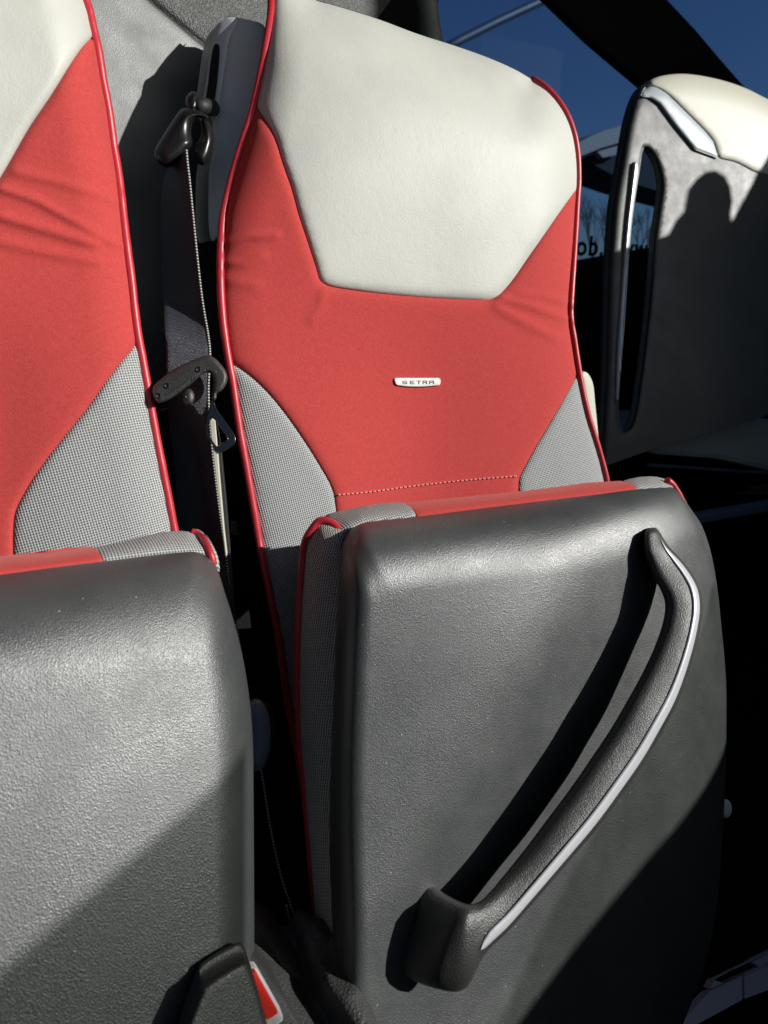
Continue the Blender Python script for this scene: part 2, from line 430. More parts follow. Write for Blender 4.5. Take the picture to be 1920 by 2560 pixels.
# side wall and back of the backrest
def back_body(name, outline, D, depth, mat, parent, vec=(0, 1, -.05)):
    O = resample(outline, 14); A = at(O, D(O) + .002)
    n = len(O); c = A.mean(0)
    steps = [(0, 0), (.35, .01), (.8, .04), (1, .14)]
    V = []; uv = []
    L = np.concatenate([[0], np.cumsum(np.linalg.norm(np.diff(A, axis=0), axis=1))])
    for s, k in steps:
        Q = A + np.array(vec) * depth * s; Q = Q + (c - Q) * k * np.array([1, 0, 1])
        V.append(Q); uv.append(np.stack([L, np.full(n, s * depth)], 1))
    m = len(steps); V = np.vstack(V); uv = np.vstack(uv)
    Fc = [[j * n + i, (j + 1) * n + i, (j + 1) * n + i + 1, j * n + i + 1] for j in range(m - 1) for i in range(n - 1)]
    ring = [(m - 1) * n + i for i in range(n)]
    Fc.append(ring)
    return obj(name, V, Fc, mat, parent, uv)
outl = np.vstack([sPL[::-1], sPT[1:], sPR[1:]])
back_body('back_shell', outl, D_lower, .055, dark_weave.m, seat, (.1, 1, -.1))
for cpts, nm in ((np.vstack([sPL[::-1]]), 'piping'), (np.vstack([sPR]), 'piping')):
    O = resample(cpts, 10); d = D_lower(O); tube(nm, at(O, d - .003), .0048, pip.m, seat)
# stitched seam
st = resample(spl([(846, 1237), (930, 1229), (1041, 1214), (1180, 1199), (1296, 1190)]), 11)
V = []; Fc = []
for i in range(len(st) - 1):
    a, b = st[i], st[i] + (st[i + 1] - st[i]) * .62
    nrm = np.array([-(b - a)[1], (b - a)[0]]); nrm = nrm / np.linalg.norm(nrm) * 1.6
    q = np.array([a - nrm, b - nrm, b + nrm, a + nrm]); k = len(V)
    dd = D_main(q); V += list(at(q, dd - .0022)) + list(at(q, dd + .001))
    Fc += [[k, k + 1, k + 2, k + 3], [k, k + 4, k + 5, k + 1], [k + 1, k + 5, k + 6, k + 2], [k + 2, k + 6, k + 7, k + 3], [k + 3, k + 7, k + 4, k]]
tag(obj('stitching', V, Fc, thread.m, seat, smooth=False), kind='stuff')

# badge
def badge():
    D = lambda P: D_main(P) - .0035
    poly = np.vstack([[(987, 946), (1099, 946), (1101, 949), (1101, 960), (1098, 963)], spl([(1098, 963), (1070, 966), (1044, 967), (1015, 966), (992, 963)], 4)[1:], [(989, 960), (986, 950)]])
    b = region('badge', poly, D, badgem.m, seat, 5, .0008, 2, back=(0, .004, .001))
    # letters, engraved strokes laid on the plate
    G = {'S': [((0, 0), (1, 0)), ((0, 0), (0, .5)), ((0, .5), (1, .55)), ((1, .5), (1, 1)), ((0, 1), (1, 1))],
         'E': [((0, 0), (1, 0)), ((0, 0), (0, 1)), ((0, .5), (.85, .5)), ((0, 1), (1, 1))],
         'T': [((0, 0), (1, 0)), ((.5, 0), (.5, 1))],
         'R': [((0, 0), (0, 1)), ((0, 0), (.9, 0)), ((.95, 0), (.95, .5)), ((0, .5), (.95, .5)), ((.6, .5), (1, 1))],
         'A': [((0, 0), (0, 1)), ((0, 0), (1, 0)), ((1, 0), (1, 1)), ((0, .5), (1, .5))]}
    for ch, x0 in zip('SETRA', (1008, 1026.5, 1043, 1058.5, 1075)):
        V = []; Fc = []
        for (a, c) in G[ch]:
            a = np.array([x0 + a[0] * 9.5, 952 + a[1] * 7]); c = np.array([x0 + c[0] * 9.5, 952 + c[1] * 7])
            t_ = (c - a) / np.linalg.norm(c - a); nn = np.array([-t_[1], t_[0]]) * .85
            q = np.array([a - nn - t_ * .8, c - nn + t_ * .8, c + nn + t_ * .8, a + nn - t_ * .8]); k = len(V)
            dd = D(q); V += list(at(q, dd - .0006)) + list(at(q, dd))
            Fc += [[k, k + 1, k + 2, k + 3], [k, k + 4, k + 5, k + 1], [k + 1, k + 5, k + 6, k + 2], [k + 2, k + 6, k + 7, k + 3], [k + 3, k + 7, k + 4, k]]
        obj('letter', V, Fc, inkm.m, b, smooth=False)
badge()

# ---- flipped up cushion
TOP = [(866, 1334), (881, 1320), (905, 1308), (941, 1302), (989, 1297), (1040, 1292), (1150, 1278), (1270, 1263), (1400, 1247), (1494, 1236), (1588, 1224), (1651, 1219), (1684, 1218)]
RT = [(1684, 1218), (1707, 1244), (1732, 1279), (1754, 1313), (1776, 1376), (1792, 1461), (1804, 1570), (1815, 1700), (1816, 1803), (1814, 1939), (1808, 2060), (1794, 2250), (1760, 2420), (1700, 2580)]
LT = [(850, 2640), (838, 2480), (834, 2386), (829, 2267), (824, 2123), (826, 1931), (834, 1740), (838, 1620), (845, 1505), (848, 1445), (853, 1397), (857, 1358), (866, 1334)]
sT, sR, sL = spl(TOP, 5), spl(RT, 5), spl(LT, 5)
sTc, sRc, sLc = resample(sT, 16), resample(sR, 16), resample(sL, 16)
def D_cush(P):
    P = np.atleast_2d(P); x, y = P[:, 0], P[:, 1]
    a = dome(pdist(P, sTc), 185) * .075; b = dome(pdist(P, sLc), 85) * .065; c = dome(pdist(P, sRc), 120) * .050
    d = CUSH(P) + np.sqrt(a * a + b * b + c * c)
    # the face bends towards the sun right of a line from the upper handle root to the lower one
    s = ((x - 1590) * .86 + (y - 1370) * .51)
    d = d - .012 * np.exp(-((s + 90) / 150) ** 2)
    d = d + .010 * np.exp(-(pdist(P, [(1690, 1750), (1480, 2090), (1170, 2540)]) / 45) ** 2) * 0
    d = d - 4e-8 * np.maximum(0, y - 1650) ** 2 + 3e-8 * np.maximum(0, x - 1100) ** 2
    return d
shell = np.vstack([sL, sT[1:], sR[1:], [(1600, 2640), (1200, 2660)]])
region('cushion_shell', shell, D_cush, shellm.m, seat, 11)
# thickness of the shell
def rim(name, line, D, vec, mat, parent, uvs=True, n=5, curve=0.0):
    O = resample(line, 10); A = at(O, D(O)); V = []; uv = []
    L = np.concatenate([[0], np.cumsum(np.linalg.norm(np.diff(A, axis=0), axis=1))]); vv = np.array(vec, float); m = len(O)
    for j in range(n):
        s = j / (n - 1); V.append(A + vv * s); uv.append(np.stack([L, np.full(m, s * np.linalg.norm(vv))], 1))
    Fc = [[j * m + i, (j + 1) * m + i, (j + 1) * m + i + 1, j * m + i + 1] for j in range(n - 1) for i in range(m - 1)]
    return obj(name, np.vstack(V), Fc, mat, parent, np.vstack(uv))
# pad: ruled between the shell edge and the traced piping behind it
def ruled(name, A2, DA, B2, DB, mat, parent, n=8, bulge=.0, k=60, uvs=1.0):
    A2 = resample(A2, 5); B2 = resample(B2, 5)
    ta = np.linspace(0, len(A2) - 1, k); tb = np.linspace(0, len(B2) - 1, k)
    A2 = np.stack([np.interp(ta, range(len(A2)), A2[:, c]) for c in (0, 1)], 1)
    B2 = np.stack([np.interp(tb, range(len(B2)), B2[:, c]) for c in (0, 1)], 1)
    A = at(A2, DA(A2)); B = at(B2, DB(B2)); V = []; uv = []
    LA = np.concatenate([[0], np.cumsum(np.linalg.norm(np.diff(A, axis=0), axis=1))]); wd = np.linalg.norm(A - B, axis=1)
    nr = np.cross(np.gradient(A, axis=0), B - A); nr /= np.linalg.norm(nr, axis=1)[:, None]
    sgn = np.sign((nr * (CAM - A)).sum(1)).mean()
    for j in range(n):
        s = j / (n - 1); q = A + (B - A) * s + nr * sgn * bulge * math.sin(math.pi * s)
        V.append(q); uv.append(np.stack([LA, wd * s], 1))
    Fc = [[j * k + i, (j + 1) * k + i, (j + 1) * k + i + 1, j * k + i + 1] for j in range(n - 1) for i in range(k - 1)]
    return obj(name, np.vstack(V), Fc, mat, parent, np.vstack(uv))
P2 = [(860, 1345), (852, 1332), (845, 1322), (828, 1307), (811, 1302), (796, 1305), (780, 1325), (765, 1349), (759, 1385), (755, 1433), (751, 1493), (747, 1572), (745, 1668), (746, 1763),
      (752, 1859), (762, 1950), (770, 2040), (781, 2171), (793, 2276), (812, 2340), (838, 2420)]
sP2 = spl(P2, 4)
off = lambda D, v: (lambda P: D(P) + v)
D_edge = off(D_cush, .004)
def D_pip2(P):
    P = np.atleast_2d(P); return CUSH(P) + .085 + .085 * np.clip(1 - pdist(P, [(850, 1330), (862, 1350)]) / 110, 0, 1) * -0.3 + .03
ruled('cushion_side', sL[::-1], D_edge, sP2[2:], D_pip2, pad_weave.m, seat, 10, .006, 120)
O = resample(sP2, 9); tube('cushion_piping', at(O, D_pip2(O) - .002), .0045, pip.m, seat)
# fabric seen over the top of the shell
Z_R = [(1040, 1290), (1150, 1276), (1270, 1261), (1400, 1245), (1494, 1234), (1594, 1222)]
top_line = [(821, 1284), (845, 1279), (917, 1264), (977, 1257), (1006, 1257)]
D_strip = lambda P: CUSH(P) + .105
def strip_region(name, poly, mat, par, base, lo, hi):
    """fabric rolling back over the top edge: shallow near the shell, deeper at its far side"""
    P = np.array(poly, float)
    def D(Q):
        Q = np.atleast_2d(Q); a = pdist(Q, lo); b = pdist(Q, hi); s = a / (a + b + 1e-6)
        return base(Q) + .078 + .055 * s * s
    return region(name, P, D, mat, par, 6, .002, 4, uvd=((1, 0, 0), (0, .8, .3)))
lo_l = np.array([(868, 1334), (881, 1321), (905, 1309), (941, 1303), (989, 1298), (1040, 1293), (1150, 1279), (1270, 1264), (1400, 1248), (1494, 1237), (1588, 1225), (1651, 1221), (1684, 1220)], float)
hi_l = np.array([(796, 1301), (821, 1284), (845, 1277), (917, 1262), (977, 1255), (1150, 1240), (1300, 1225), (1400, 1214), (1463, 1206), (1550, 1200), (1588, 1192), (1626, 1189), (1660, 1194), (1684, 1212)], float)
g1 = np.vstack([spl([(796, 1302), (821, 1285), (845, 1279), (917, 1264), (977, 1257), (1006, 1257), (1026, 1267), (1038, 1284), (1041, 1300)], 4), [(989, 1310), (941, 1316), (905, 1324), (872, 1345), (862, 1348)], spl([(857, 1340), (845, 1325), (828, 1308), (811, 1302)], 3)])
strip_region('cushion_top_side', g1, grey_weave.m, seat, CUSH, lo_l, hi_l)
g2 = np.vstack([[(1041, 1300), (1038, 1284), (1026, 1267), (1006, 1257)], [(1150, 1243), (1300, 1228), (1400, 1216), (1463, 1207), (1550, 1202)], spl([(1550, 1202), (1576, 1208), (1588, 1217), (1596, 1232)], 3)[1:], [(1494, 1248), (1400, 1260), (1270, 1275), (1150, 1290)]])
strip_region('cushion_top_centre', g2, red.m, seat, CUSH, lo_l, hi_l)
g3 = np.vstack([spl([(1596, 1232), (1588, 1217), (1576, 1208), (1557, 1202)], 3), spl([(1557, 1202), (1588, 1194), (1626, 1191), (1651, 1194), (1672, 1203), (1686, 1224)], 4)[1:], [(1651, 1232)]])
strip_region('cushion_top_side', g3, grey_weave.m, seat, CUSH, lo_l, hi_l)
O = resample(spl([(1667, 1200), (1680, 1211), (1694, 1232), (1710, 1262)], 4), 6); tube('cushion_piping', at(O, CUSH(O) + .10), .0045, pip.m, seat)
# closing side on the right and body behind the shell, so that the cushion is a solid block
Or = np.vstack([sL, sT[1:], sR[1:]])
back_body('cushion_body', Or, off(D_cush, .012), .09, blackm.m, seat, (.25, .8, -.62))

# ---- handle
z = lambda x, y: (900 + x * .61485, 1250 + y * .61485)
H = [  # inner edge, outer edge, height above the shell
    ((215, 1545), (88, 1880), -.006), ((262, 1543), (125, 1920), .012), ((340, 1598), (205, 1950), .032), ((400, 1630), (300, 1985), .050),
    ((440, 1643), (392, 1999), .058), ((480, 1636), (440, 1975), .060), ((522, 1600), (505, 1850), .060),
    ((590, 1520), (600, 1757), .060), ((670, 1420), (710, 1632), .060), ((760, 1300), (850, 1470), .060), ((850, 1180), (965, 1335), .060),
    ((940, 1050), (1070, 1193), .060), ((1020, 930), (1160, 1063), .060), ((1090, 810), (1228, 945), .060), ((1150, 700), (1290, 828), .059),
    ((1200, 590), (1338, 697), .057), ((1233, 490), (1377, 552), .053), ((1240, 420), (1393, 440), .047), ((1222, 365), (1383, 362), .040),
    ((1195, 320), (1350, 298), .031), ((1172, 270), (1300, 235), .022), ((1155, 215), (1258, 190), .017), ((1152, 165), (1236, 158), .011), ((1158, 130), (1216, 126), .006), ((1168, 114), (1204, 112), -.003)]
I2 = spl([z(*h[0]) for h in H], 4); O2 = spl([z(*h[1]) for h in H], 4)
hh = np.array([h[2] for h in H]); hs = spl([(i * 10, v * 1400) for i, v in enumerate(hh)], 4)[:, 1] / 1000
CUSHF = D_cush
hand = bpy.data.objects.new('handle', None)
prof = [(0.0, .014), (.02, .008), (.07, .002), (.18, -.003), (.35, -.005), (.55, -.006), (.70, -.0055), (.84, -.004), (.93, .000), (.985, .006), (1.0, .012), (.9, .017), (.5, .019), (.1, .019)]
prof2 = [(0.0, .032), (.02, .028), (.08, .022), (.20, .0145), (.36, .0075), (.54, .0015), (.70, -.0032), (.84, -.004), (.93, -.001), (.985, .004), (1.0, .009), (.9, .015), (.5, .026), (.1, .036)]
def prof_at(i):
    k = min(1, max(0, (i - 14) / 22)); k = k * k * (3 - 2 * k)
    j = min(1, max(0, (len(I2) - 4 - i) / 34)); k *= j * j * (3 - 2 * j)
    return [(a[0], a[1] * (1 - k) + b[1] * k) for a, b in zip(prof, prof2)]
rings = []; cols = []
for i in range(len(I2)):
    a, b = I2[i], O2[i]
    base = CUSH(np.array([(a + b) / 2]))[0] - hs[i]
    wpx = np.linalg.norm(b - a); tk = min(1.0, max(.25, (hs[i] + .012) / .05))
    q = np.array([a + (b - a) * w_ for w_, _ in prof])
    # keep the bar square to the view of the shell: depth follows the shell plane
    dd = CUSH(q) - hs[i] + np.array([p_[1] for p_ in prof_at(i)])
    if hs[i] < .055: dd[-3:] = CUSH(q[-3:]) + .01 if hs[i] < .03 else dd[-3:]
    rings.append(at(q, dd))
handle = loft('handle', rings, handm.m, seat)
# silver inlay along the outer edge
strip_r = []
n0 = 6 * 4; n1 = len(I2) - 8
for i in range(n0 - 1, n1):
    a, b = I2[i], O2[i]; t_ = (i - n0) / (n1 - n0)
    e = min(1, max(.05, (i - n0 + 1) / 1.2)) * min(1, max(.05, (n1 - i) / 10)) 
    c_ = .80 + .045 * t_; hw = (.120 - .028 * t_) * e
    q = np.array([a + (b - a) * s for s in (c_ - hw, c_ - hw * .9, c_, c_ + hw * .9, c_ + hw)])
    pf = prof_at(i)
    pr = np.interp([c_ - hw, c_ - hw * .9, c_, c_ + hw * .9, c_ + hw], [p[0] for p in pf[:11]], [p[1] for p in pf[:11]])
    dd = CUSH(q) - hs[i] + pr + np.array([.001, -.0012, -.0018, -.0012, .001])
    strip_r.append(at(q, dd))
loft('silver_inlay', strip_r, silver.m, handle, closed=False)

# ================================================================== LEFT SEAT
seat2 = empty('folding_seat', (-.15, .75, .45), 'red and cream coach seat without badge, cut off by the left edge', 'seat', 'folding coach seats side by side')
QL = [(205, -60), (213, 0), (222, 25), (230, 63), (243, 118), (257, 203), (270, 270), (283, 363), (295, 435), (306, 527), (316, 612), (329, 709), (336, 775),
      (344, 835), (358, 909), (373, 994), (388, 1079), (405, 1167), (420, 1242), (436, 1326), (452, 1400)]
sQ = spl(QL, 5)
QS1 = spl([(-260, 770), (-120, 640), (0, 447), (25, 405), (76, 316), (127, 241), (169, 173), (203, 122), (226, 96)], 4)
QS2 = spl([(339, 862), (327, 878), (300, 909), (262, 958), (220, 1018), (170, 1080), (127, 1134), (85, 1192), (58, 1238), (40, 1275), (34, 1310), (33, 1400)], 4)
ltop = np.array([(-700, -60), (205, -60)], float)
wr_l = [([(0, 470), (90, 500), (200, 560), (300, 615)], .003, 10), ([(0, 540), (120, 575), (240, 610)], .0035, 13), ([(40, 430), (150, 455), (290, 500)], .002, 12), ([(0, 605), (160, 640), (250, 655)], .0022, 12)]
BACKL = world_plane((200, 800), .615, (.05, -.966, .26))
sQc = resample(sQ, 16)
def D_left(P):
    P = np.atleast_2d(P); x, y = P[:, 0], P[:, 1]
    k = 1 / (1 + np.exp((y - 500) / 60))
    d = BACKL(P) + dome(pdist(P, sQc), 120) * (.026 + .02 * k)
    d = d - .02 * np.exp(-((y - 100) / 330) ** 2)
    d = d + .015 * np.exp(-((x + 60) / 170) ** 2) * (1 / (1 + np.exp(-(y - 860) / 70)))
    for pts, a, wd in wr_l: d = d + ridge(P, pts, a, wd)
    return d
h2 = np.vstack([QS1, cut(sQ, (226, 96), (205, -60))[1:], [(-330, -60), (-330, 600)]])
region('headrest_cover', h2, D_left, cream.m, seat2, 10, .005, 7)
r2 = np.vstack([QS1[::-1], [(-260, 1420), (33, 1420)], QS2[::-1], cut(sQ, (339, 862), (226, 96))[1:-1]])
region('back_centre_panel', r2, D_left, red.m, seat2, 10, .004, 7)
g4 = np.vstack([QS2, [(33, 1420), (452, 1420)], cut(sQ, (452, 1400), (339, 862))[1:-1]])
region('back_side_panel', g4, D_left, grey_weave.m, seat2, 8, .004, 6, UVB)
back_body('back_shell', np.vstack([[(-330, 1400), (-330, -60)], sQ]), D_left, .07, dark_weave.m, seat2)
O = resample(sQ, 10); tube('piping', at(O, D_left(O) - .003), .0050, pip.m, seat2)
LT2 = spl([(-330, 1478), (-150, 1455), (0, 1437), (116, 1421), (255, 1404), (382, 1388), (450, 1381), (492, 1380), (520, 1391)], 5)
LR2 = spl([(520, 1391), (536, 1408), (548, 1436), (562, 1481), (584, 1551), (607, 1643), (625, 1759), (632, 1851), (634, 2000), (635, 2200), (635, 2400), (628, 2600)], 5)
CUSHL = world_plane((300, 1850), .445, (.31, -.83, .45))
LT2c, LR2c = resample(LT2, 16), resample(LR2, 16)
def D_cl(P):
    P = np.atleast_2d(P); x, y = P[:, 0], P[:, 1]
    a = dome(pdist(P, LT2c), 280) * .055; c = dome(pdist(P, LR2c), 105) * .040
    return CUSHL(P) + np.sqrt(a * a + c * c)
sh2 = np.vstack([LT2, LR2[1:], [(628, 2640), (-330, 2640)]])
region('cushion_shell', sh2, D_cl, shellm.m, seat2, 11)
back_body('cushion_body', np.vstack([LT2, LR2[1:]]), off(D_cl, .010), .07, blackm.m, seat2, (-.1, .8, -.62))
lo2 = np.array([(-330, 1478), (0, 1437), (116, 1421), (255, 1404), (382, 1386), (486, 1381), (520, 1391)], float)
hi2 = np.array([(-330, 1425), (0, 1388), (116, 1380), (250, 1360), (368, 1336), (419, 1328), (470, 1326), (500, 1336)], float)
def DS2(Q):
    Q = np.atleast_2d(Q); a = pdist(Q, lo2); b = pdist(Q, hi2); s = a / (a + b + 1e-6)
    return CUSHL(Q) + .056 + .045 * s * s
ra = np.vstack([[(-330, 1430), (-100, 1404), (0, 1391), (116, 1377)], spl([(116, 1377), (190, 1368), (232, 1368), (248, 1382), (258, 1403), (260, 1416)], 4)[1:], [(116, 1435), (0, 1451), (-330, 1492)]])
region('cushion_top_centre', ra, DS2, red.m, seat2, 6, .002, 4)
rb = np.vstack([spl([(260, 1416), (258, 1403), (248, 1382), (232, 1368)], 4), spl([(232, 1368), (300, 1356), (368, 1338), (419, 1329), (463, 1328), (490, 1335), (512, 1356), (526, 1388), (530, 1402)], 4)[1:], [(500, 1396), (400, 1400)]])
region('cushion_top_side', rb, DS2, grey_weave.m, seat2, 6, .002, 4, uvd=((1, 0, 0), (0, .8, .3)))
rc = spl([(496, 1337), (515, 1347), (532, 1364), (544, 1390), (548, 1408), (549, 1430), (540, 1425), (528, 1395)], 4, True)
region('cushion_side', rc, off(DS2, .012), grey_weave.m, seat2, 5, .002, 4, uvd=((0, 1, 0), (0, .8, .3)), back=(0, .02, 0))
O = resample(spl([(478, 1329), (492, 1335), (508, 1348), (520, 1370), (529, 1393), (533, 1412)], 4), 5); tube('cushion_piping', at(O, DS2(O) - .002), .0038, pip.m, seat2)
# its handle: only the lower end stands in the picture
hl_ = [(440, 2660), (470, 2560), (507, 2468), (535, 2446), (570, 2424), (600, 2408), (614, 2404), (622, 2412), (634, 2445), (652, 2500), (668, 2560), (690, 2660)]
def D_hl(P):
    P = np.atleast_2d(P); return CUSHL(P) - .030 + dome(pdist(P, hl_), 9) * .003
region('handle', hl_, D_hl, handm.m, seat2, 6, .003, 6, back=(0, .022, -.008))

# ================================================================== BELT BRACKET AND GUIDE
y1 = lambda x, y: (x / 2.37, y / 2.37)
br = empty('belt_anchor_post', (.0, 1.0, .6), 'grey plastic belt post with a vertical slot beside the middle headrest', 'belt post')
DB1 = plane3((515, 50, .765), (560, 500, .765), (640, 50, .745))
face_l = [y1(*p) for p in [(1318, 118), (1300, 130), (1272, 175), (1255, 240), (1240, 330), (1226, 440), (1215, 520), (1204, 600), (1225, 660), (1250, 700), (1262, 800), (1262, 880), (1300, 600), (1330, 420), (1345, 320), (1360, 215), (1395, 150), (1410, 106), (1370, 98), (1345, 101)]]
face_r = [y1(*p) for p in [(1410, 106), (1395, 150), (1360, 215), (1345, 320), (1330, 420), (1300, 600), (1262, 880), (1240, 1000), (1235, 1200), (1238, 1350), (1256, 1430), (1290, 1400), (1340, 1180), (1400, 960), (1470, 740), (1520, 560), (1560, 400), (1570, 160), (1530, 132), (1470, 118)]]
slot = [y1(*p) for p in [(1285, 258), (1298, 268), (1300, 330), (1292, 430), (1280, 540), (1262, 618), (1240, 612), (1222, 600), (1232, 500), (1246, 380), (1262, 290), (1273, 262)]]
DBr = lambda P: DB1(P) + .0004 * np.maximum(0, np.atleast_2d(P)[:, 0] - 566)*.3
region('post_front', spl(face_r, 3, True), DBr, greyp.m, br, 6, .003, 5, back=(-.01, .04, 0))
region('post_side', spl(face_l, 3, True), off(DB1, .001), greyp.m, br, 6, .003, 5, back=(-.005, .035, 0))
sl_o = region('slot', spl(slot, 3, True), off(DB1, -.0006), blackm.m, br, 5, -.0, 3)
# belt lower sleeve of the post (pale channel seen beside the webbing)
prism('pale_channel', [(524, 1052), (530, 1046), (538, 1052), (548, 1180), (561, 1330), (568, 1390), (563, 1392), (553, 1300), (540, 1200)], plane3((530, 1050, .664), (565, 1390, .672), (600, 1200, .67)), (.003, .012, 0), ivory.m, br, .0008)
prism('dark_channel', [(541, 1052), (552, 1120), (565, 1250), (574, 1360), (585, 1500), (590, 1560), (582, 1560), (568, 1390), (548, 1180)], plane3((530, 1050, .672), (565, 1390, .68), (600, 1200, .678)), (.003, .012, 0), blackm.m, br, .0008)

gd = empty('belt_guide', tuple(at([(500, 300)], .88)[0]), 'glossy black two lobed belt guide hanging from the grey post', 'belt guide')
DG = lambda P: np.full(len(np.atleast_2d(P)), .715)
lobeL = [y1(*p) for p in [(1120, 640), (1075, 645), (1030, 700), (975, 785), (930, 860), (914, 900), (922, 945), (955, 982), (1000, 996), (1050, 968), (1110, 905), (1140, 850), (1132, 790), (1140, 735), (1175, 700), (1225, 705), (1240, 695), (1205, 670), (1165, 650)]]
lobeR = [y1(*p) for p in [(1195, 705), (1230, 715), (1256, 755), (1268, 820), (1258, 890), (1235, 950), (1205, 982), (1165, 965), (1140, 925), (1140, 885), (1165, 850), (1190, 800)]]
pillow('guide_lobe', spl(lobeL, 4, True), DG, blackp.m, gd, .017, 38, 4)
pillow('guide_lobe', spl(lobeR, 4, True), off(DG, .004), blackp.m, gd, .016, 27, 4)
pillow('guide_knob', spl([y1(*p) for p in [(1138, 541), (1165, 548), (1178, 590), (1172, 640), (1150, 665), (1118, 650), (1098, 615), (1104, 570)]], 4, True), off(DG, .012), blackp.m, gd, .012, 16, 4)
tube('guide_stem', at([y1(1160, 640), y1(1205, 632), y1(1262, 640)], [.722, .73, .755]), .009, blackm.m, gd)

# ================================================================== SEAT BELT
sb = empty('seat_belt', tuple(at([(500, 900)], .84)[0]), 'black webbing seat belt with a metal tongue hanging between the two red seats', 'seat belt')
BL = [(432, 400), (418, 425), (411, 439), (403, 485), (401, 591), (405, 717), (407, 750), (411, 800), (415, 852), (416, 940), (417, 1021), (427, 1089), (436, 1157), (442, 1258), (449, 1326), (470, 1400), (520, 1480), (570, 1560)]
BR = [(466, 375), (469, 410), (473, 443), (481, 523), (492, 633), (504, 738), (512, 790), (520, 835), (525, 886), (521, 960), (522, 1021), (527, 1089), (534, 1157), (542, 1225), (551, 1292), (561, 1360), (571, 1428), (580, 1489), (594, 1586)]
def webbing(name, L, Rr, dL, dR, mat, parent, n=90, cols=9, th=.0016):
    L = spl(L, 6); Rr = spl(Rr, 6)
    L = np.stack([np.interp(np.linspace(0, 1, n), np.linspace(0, 1, len(L)), L[:, c]) for c in (0, 1)], 1)
    Rr = np.stack([np.interp(np.linspace(0, 1, n), np.linspace(0, 1, len(Rr)), Rr[:, c]) for c in (0, 1)], 1)
    dL = np.interp(np.linspace(0, 1, n), np.linspace(0, 1, len(dL)), dL); dR = np.interp(np.linspace(0, 1, n), np.linspace(0, 1, len(dR)), dR)
    A = at(L, dL); B = at(Rr, dR); s = np.linspace(0, 1, cols)
    G = A[:, None] + (B - A)[:, None] * s[None, :, None]
    l = np.concatenate([[0], np.cumsum(np.linalg.norm(np.diff(B, axis=0), axis=1))])
    uv = np.stack([np.repeat(s * .047, 1)[None, :].repeat(n, 0), l[:, None].repeat(cols, 1)], 2)
    Fc = [[i * cols + j, (i + 1) * cols + j, (i + 1) * cols + j + 1, i * cols + j + 1] for i in range(n - 1) for j in range(cols - 1)]
    o = obj(name, G.reshape(-1, 3), Fc, mat, parent, uv.reshape(-1, 2), solid=th)
    return o, A, B
o, A_, B_ = webbing('webbing', BL, BR, [.73, .74, .745, .745, .72, .672, .678, .73, .76, .76, .75, .72], [.69, .69, .692, .70, .70, .688, .685, .695, .70, .71, .71, .69], belt.m, sb)
tube('webbing_edge', B_, .0013, edge.m, sb, 6)
low = spl([(594, 1586), (625, 1763), (635, 1835), (654, 1931), (673, 2051), (692, 2147), (711, 2219), (731, 2276), (743, 2324), (746, 2345)], 5)
dl = np.linspace(.68, .62, len(low))
A = at(low, dl); B = at(low + (-3, 0), dl + .035)
l = np.concatenate([[0], np.cumsum(np.linalg.norm(np.diff(A, axis=0), axis=1))]); n = len(A)
obj('webbing', np.vstack([A, B]), [[i, i + n, i + n + 1, i + 1] for i in range(n - 1)], belt.m, sb, np.vstack([np.stack([l, l * 0], 1), np.stack([l, l * 0 + .04], 1)]), solid=.0015)
tube('webbing_edge', A, .0009, edge.m, sb, 6)
lp = spl([(716, 2262), (722, 2290), (731, 2320), (740, 2347)], 4); tube('webbing_edge', at(lp, .618), .0011, edge.m, sb, 6)
lp = spl([(731, 2350), (731, 2375), (727, 2400), (728, 2420), (735, 2436)], 4); tube('webbing_edge', at(lp, .615), np.linspace(.0014, .0026, len(lp)), edge.m, sb, 6)
z4 = lambda x, y: (300 + x / 2.95, 750 + y / 2.95)
DT = plane3((400, 960, .662), (560, 940, .668), (450, 1050, .662))
tg = [z4(*p) for p in [(240, 650), (290, 590), (345, 545), (420, 500), (520, 450), (600, 418), (655, 408), (700, 430), (745, 475), (783, 530), (792, 585), (780, 625), (750, 668), (715, 690), (712, 720), (695, 745), (676, 730), (680, 690), (688, 640), (690, 600), (680, 555), (650, 535), (615, 545), (560, 590), (500, 640), (420, 700), (340, 748), (290, 760), (258, 735)]]
tn = pillow('tongue_body', spl(tg, 4, True), DT, handm.m, sb, .006, 9, 4)
for (x, y) in ((578, 512), (345, 632), (285, 708)):
    c = np.array(z4(x, y)); a = np.linspace(0, 2 * math.pi, 17)[:-1]
    ringp = c + np.stack([np.cos(a) * 5.2, np.sin(a) * 6], 1); ringp = np.vstack([ringp, ringp[0]])
    tube('rivet_ring', at(ringp, DT(ringp) - .0062), .0008, blackp.m, tn, 6)
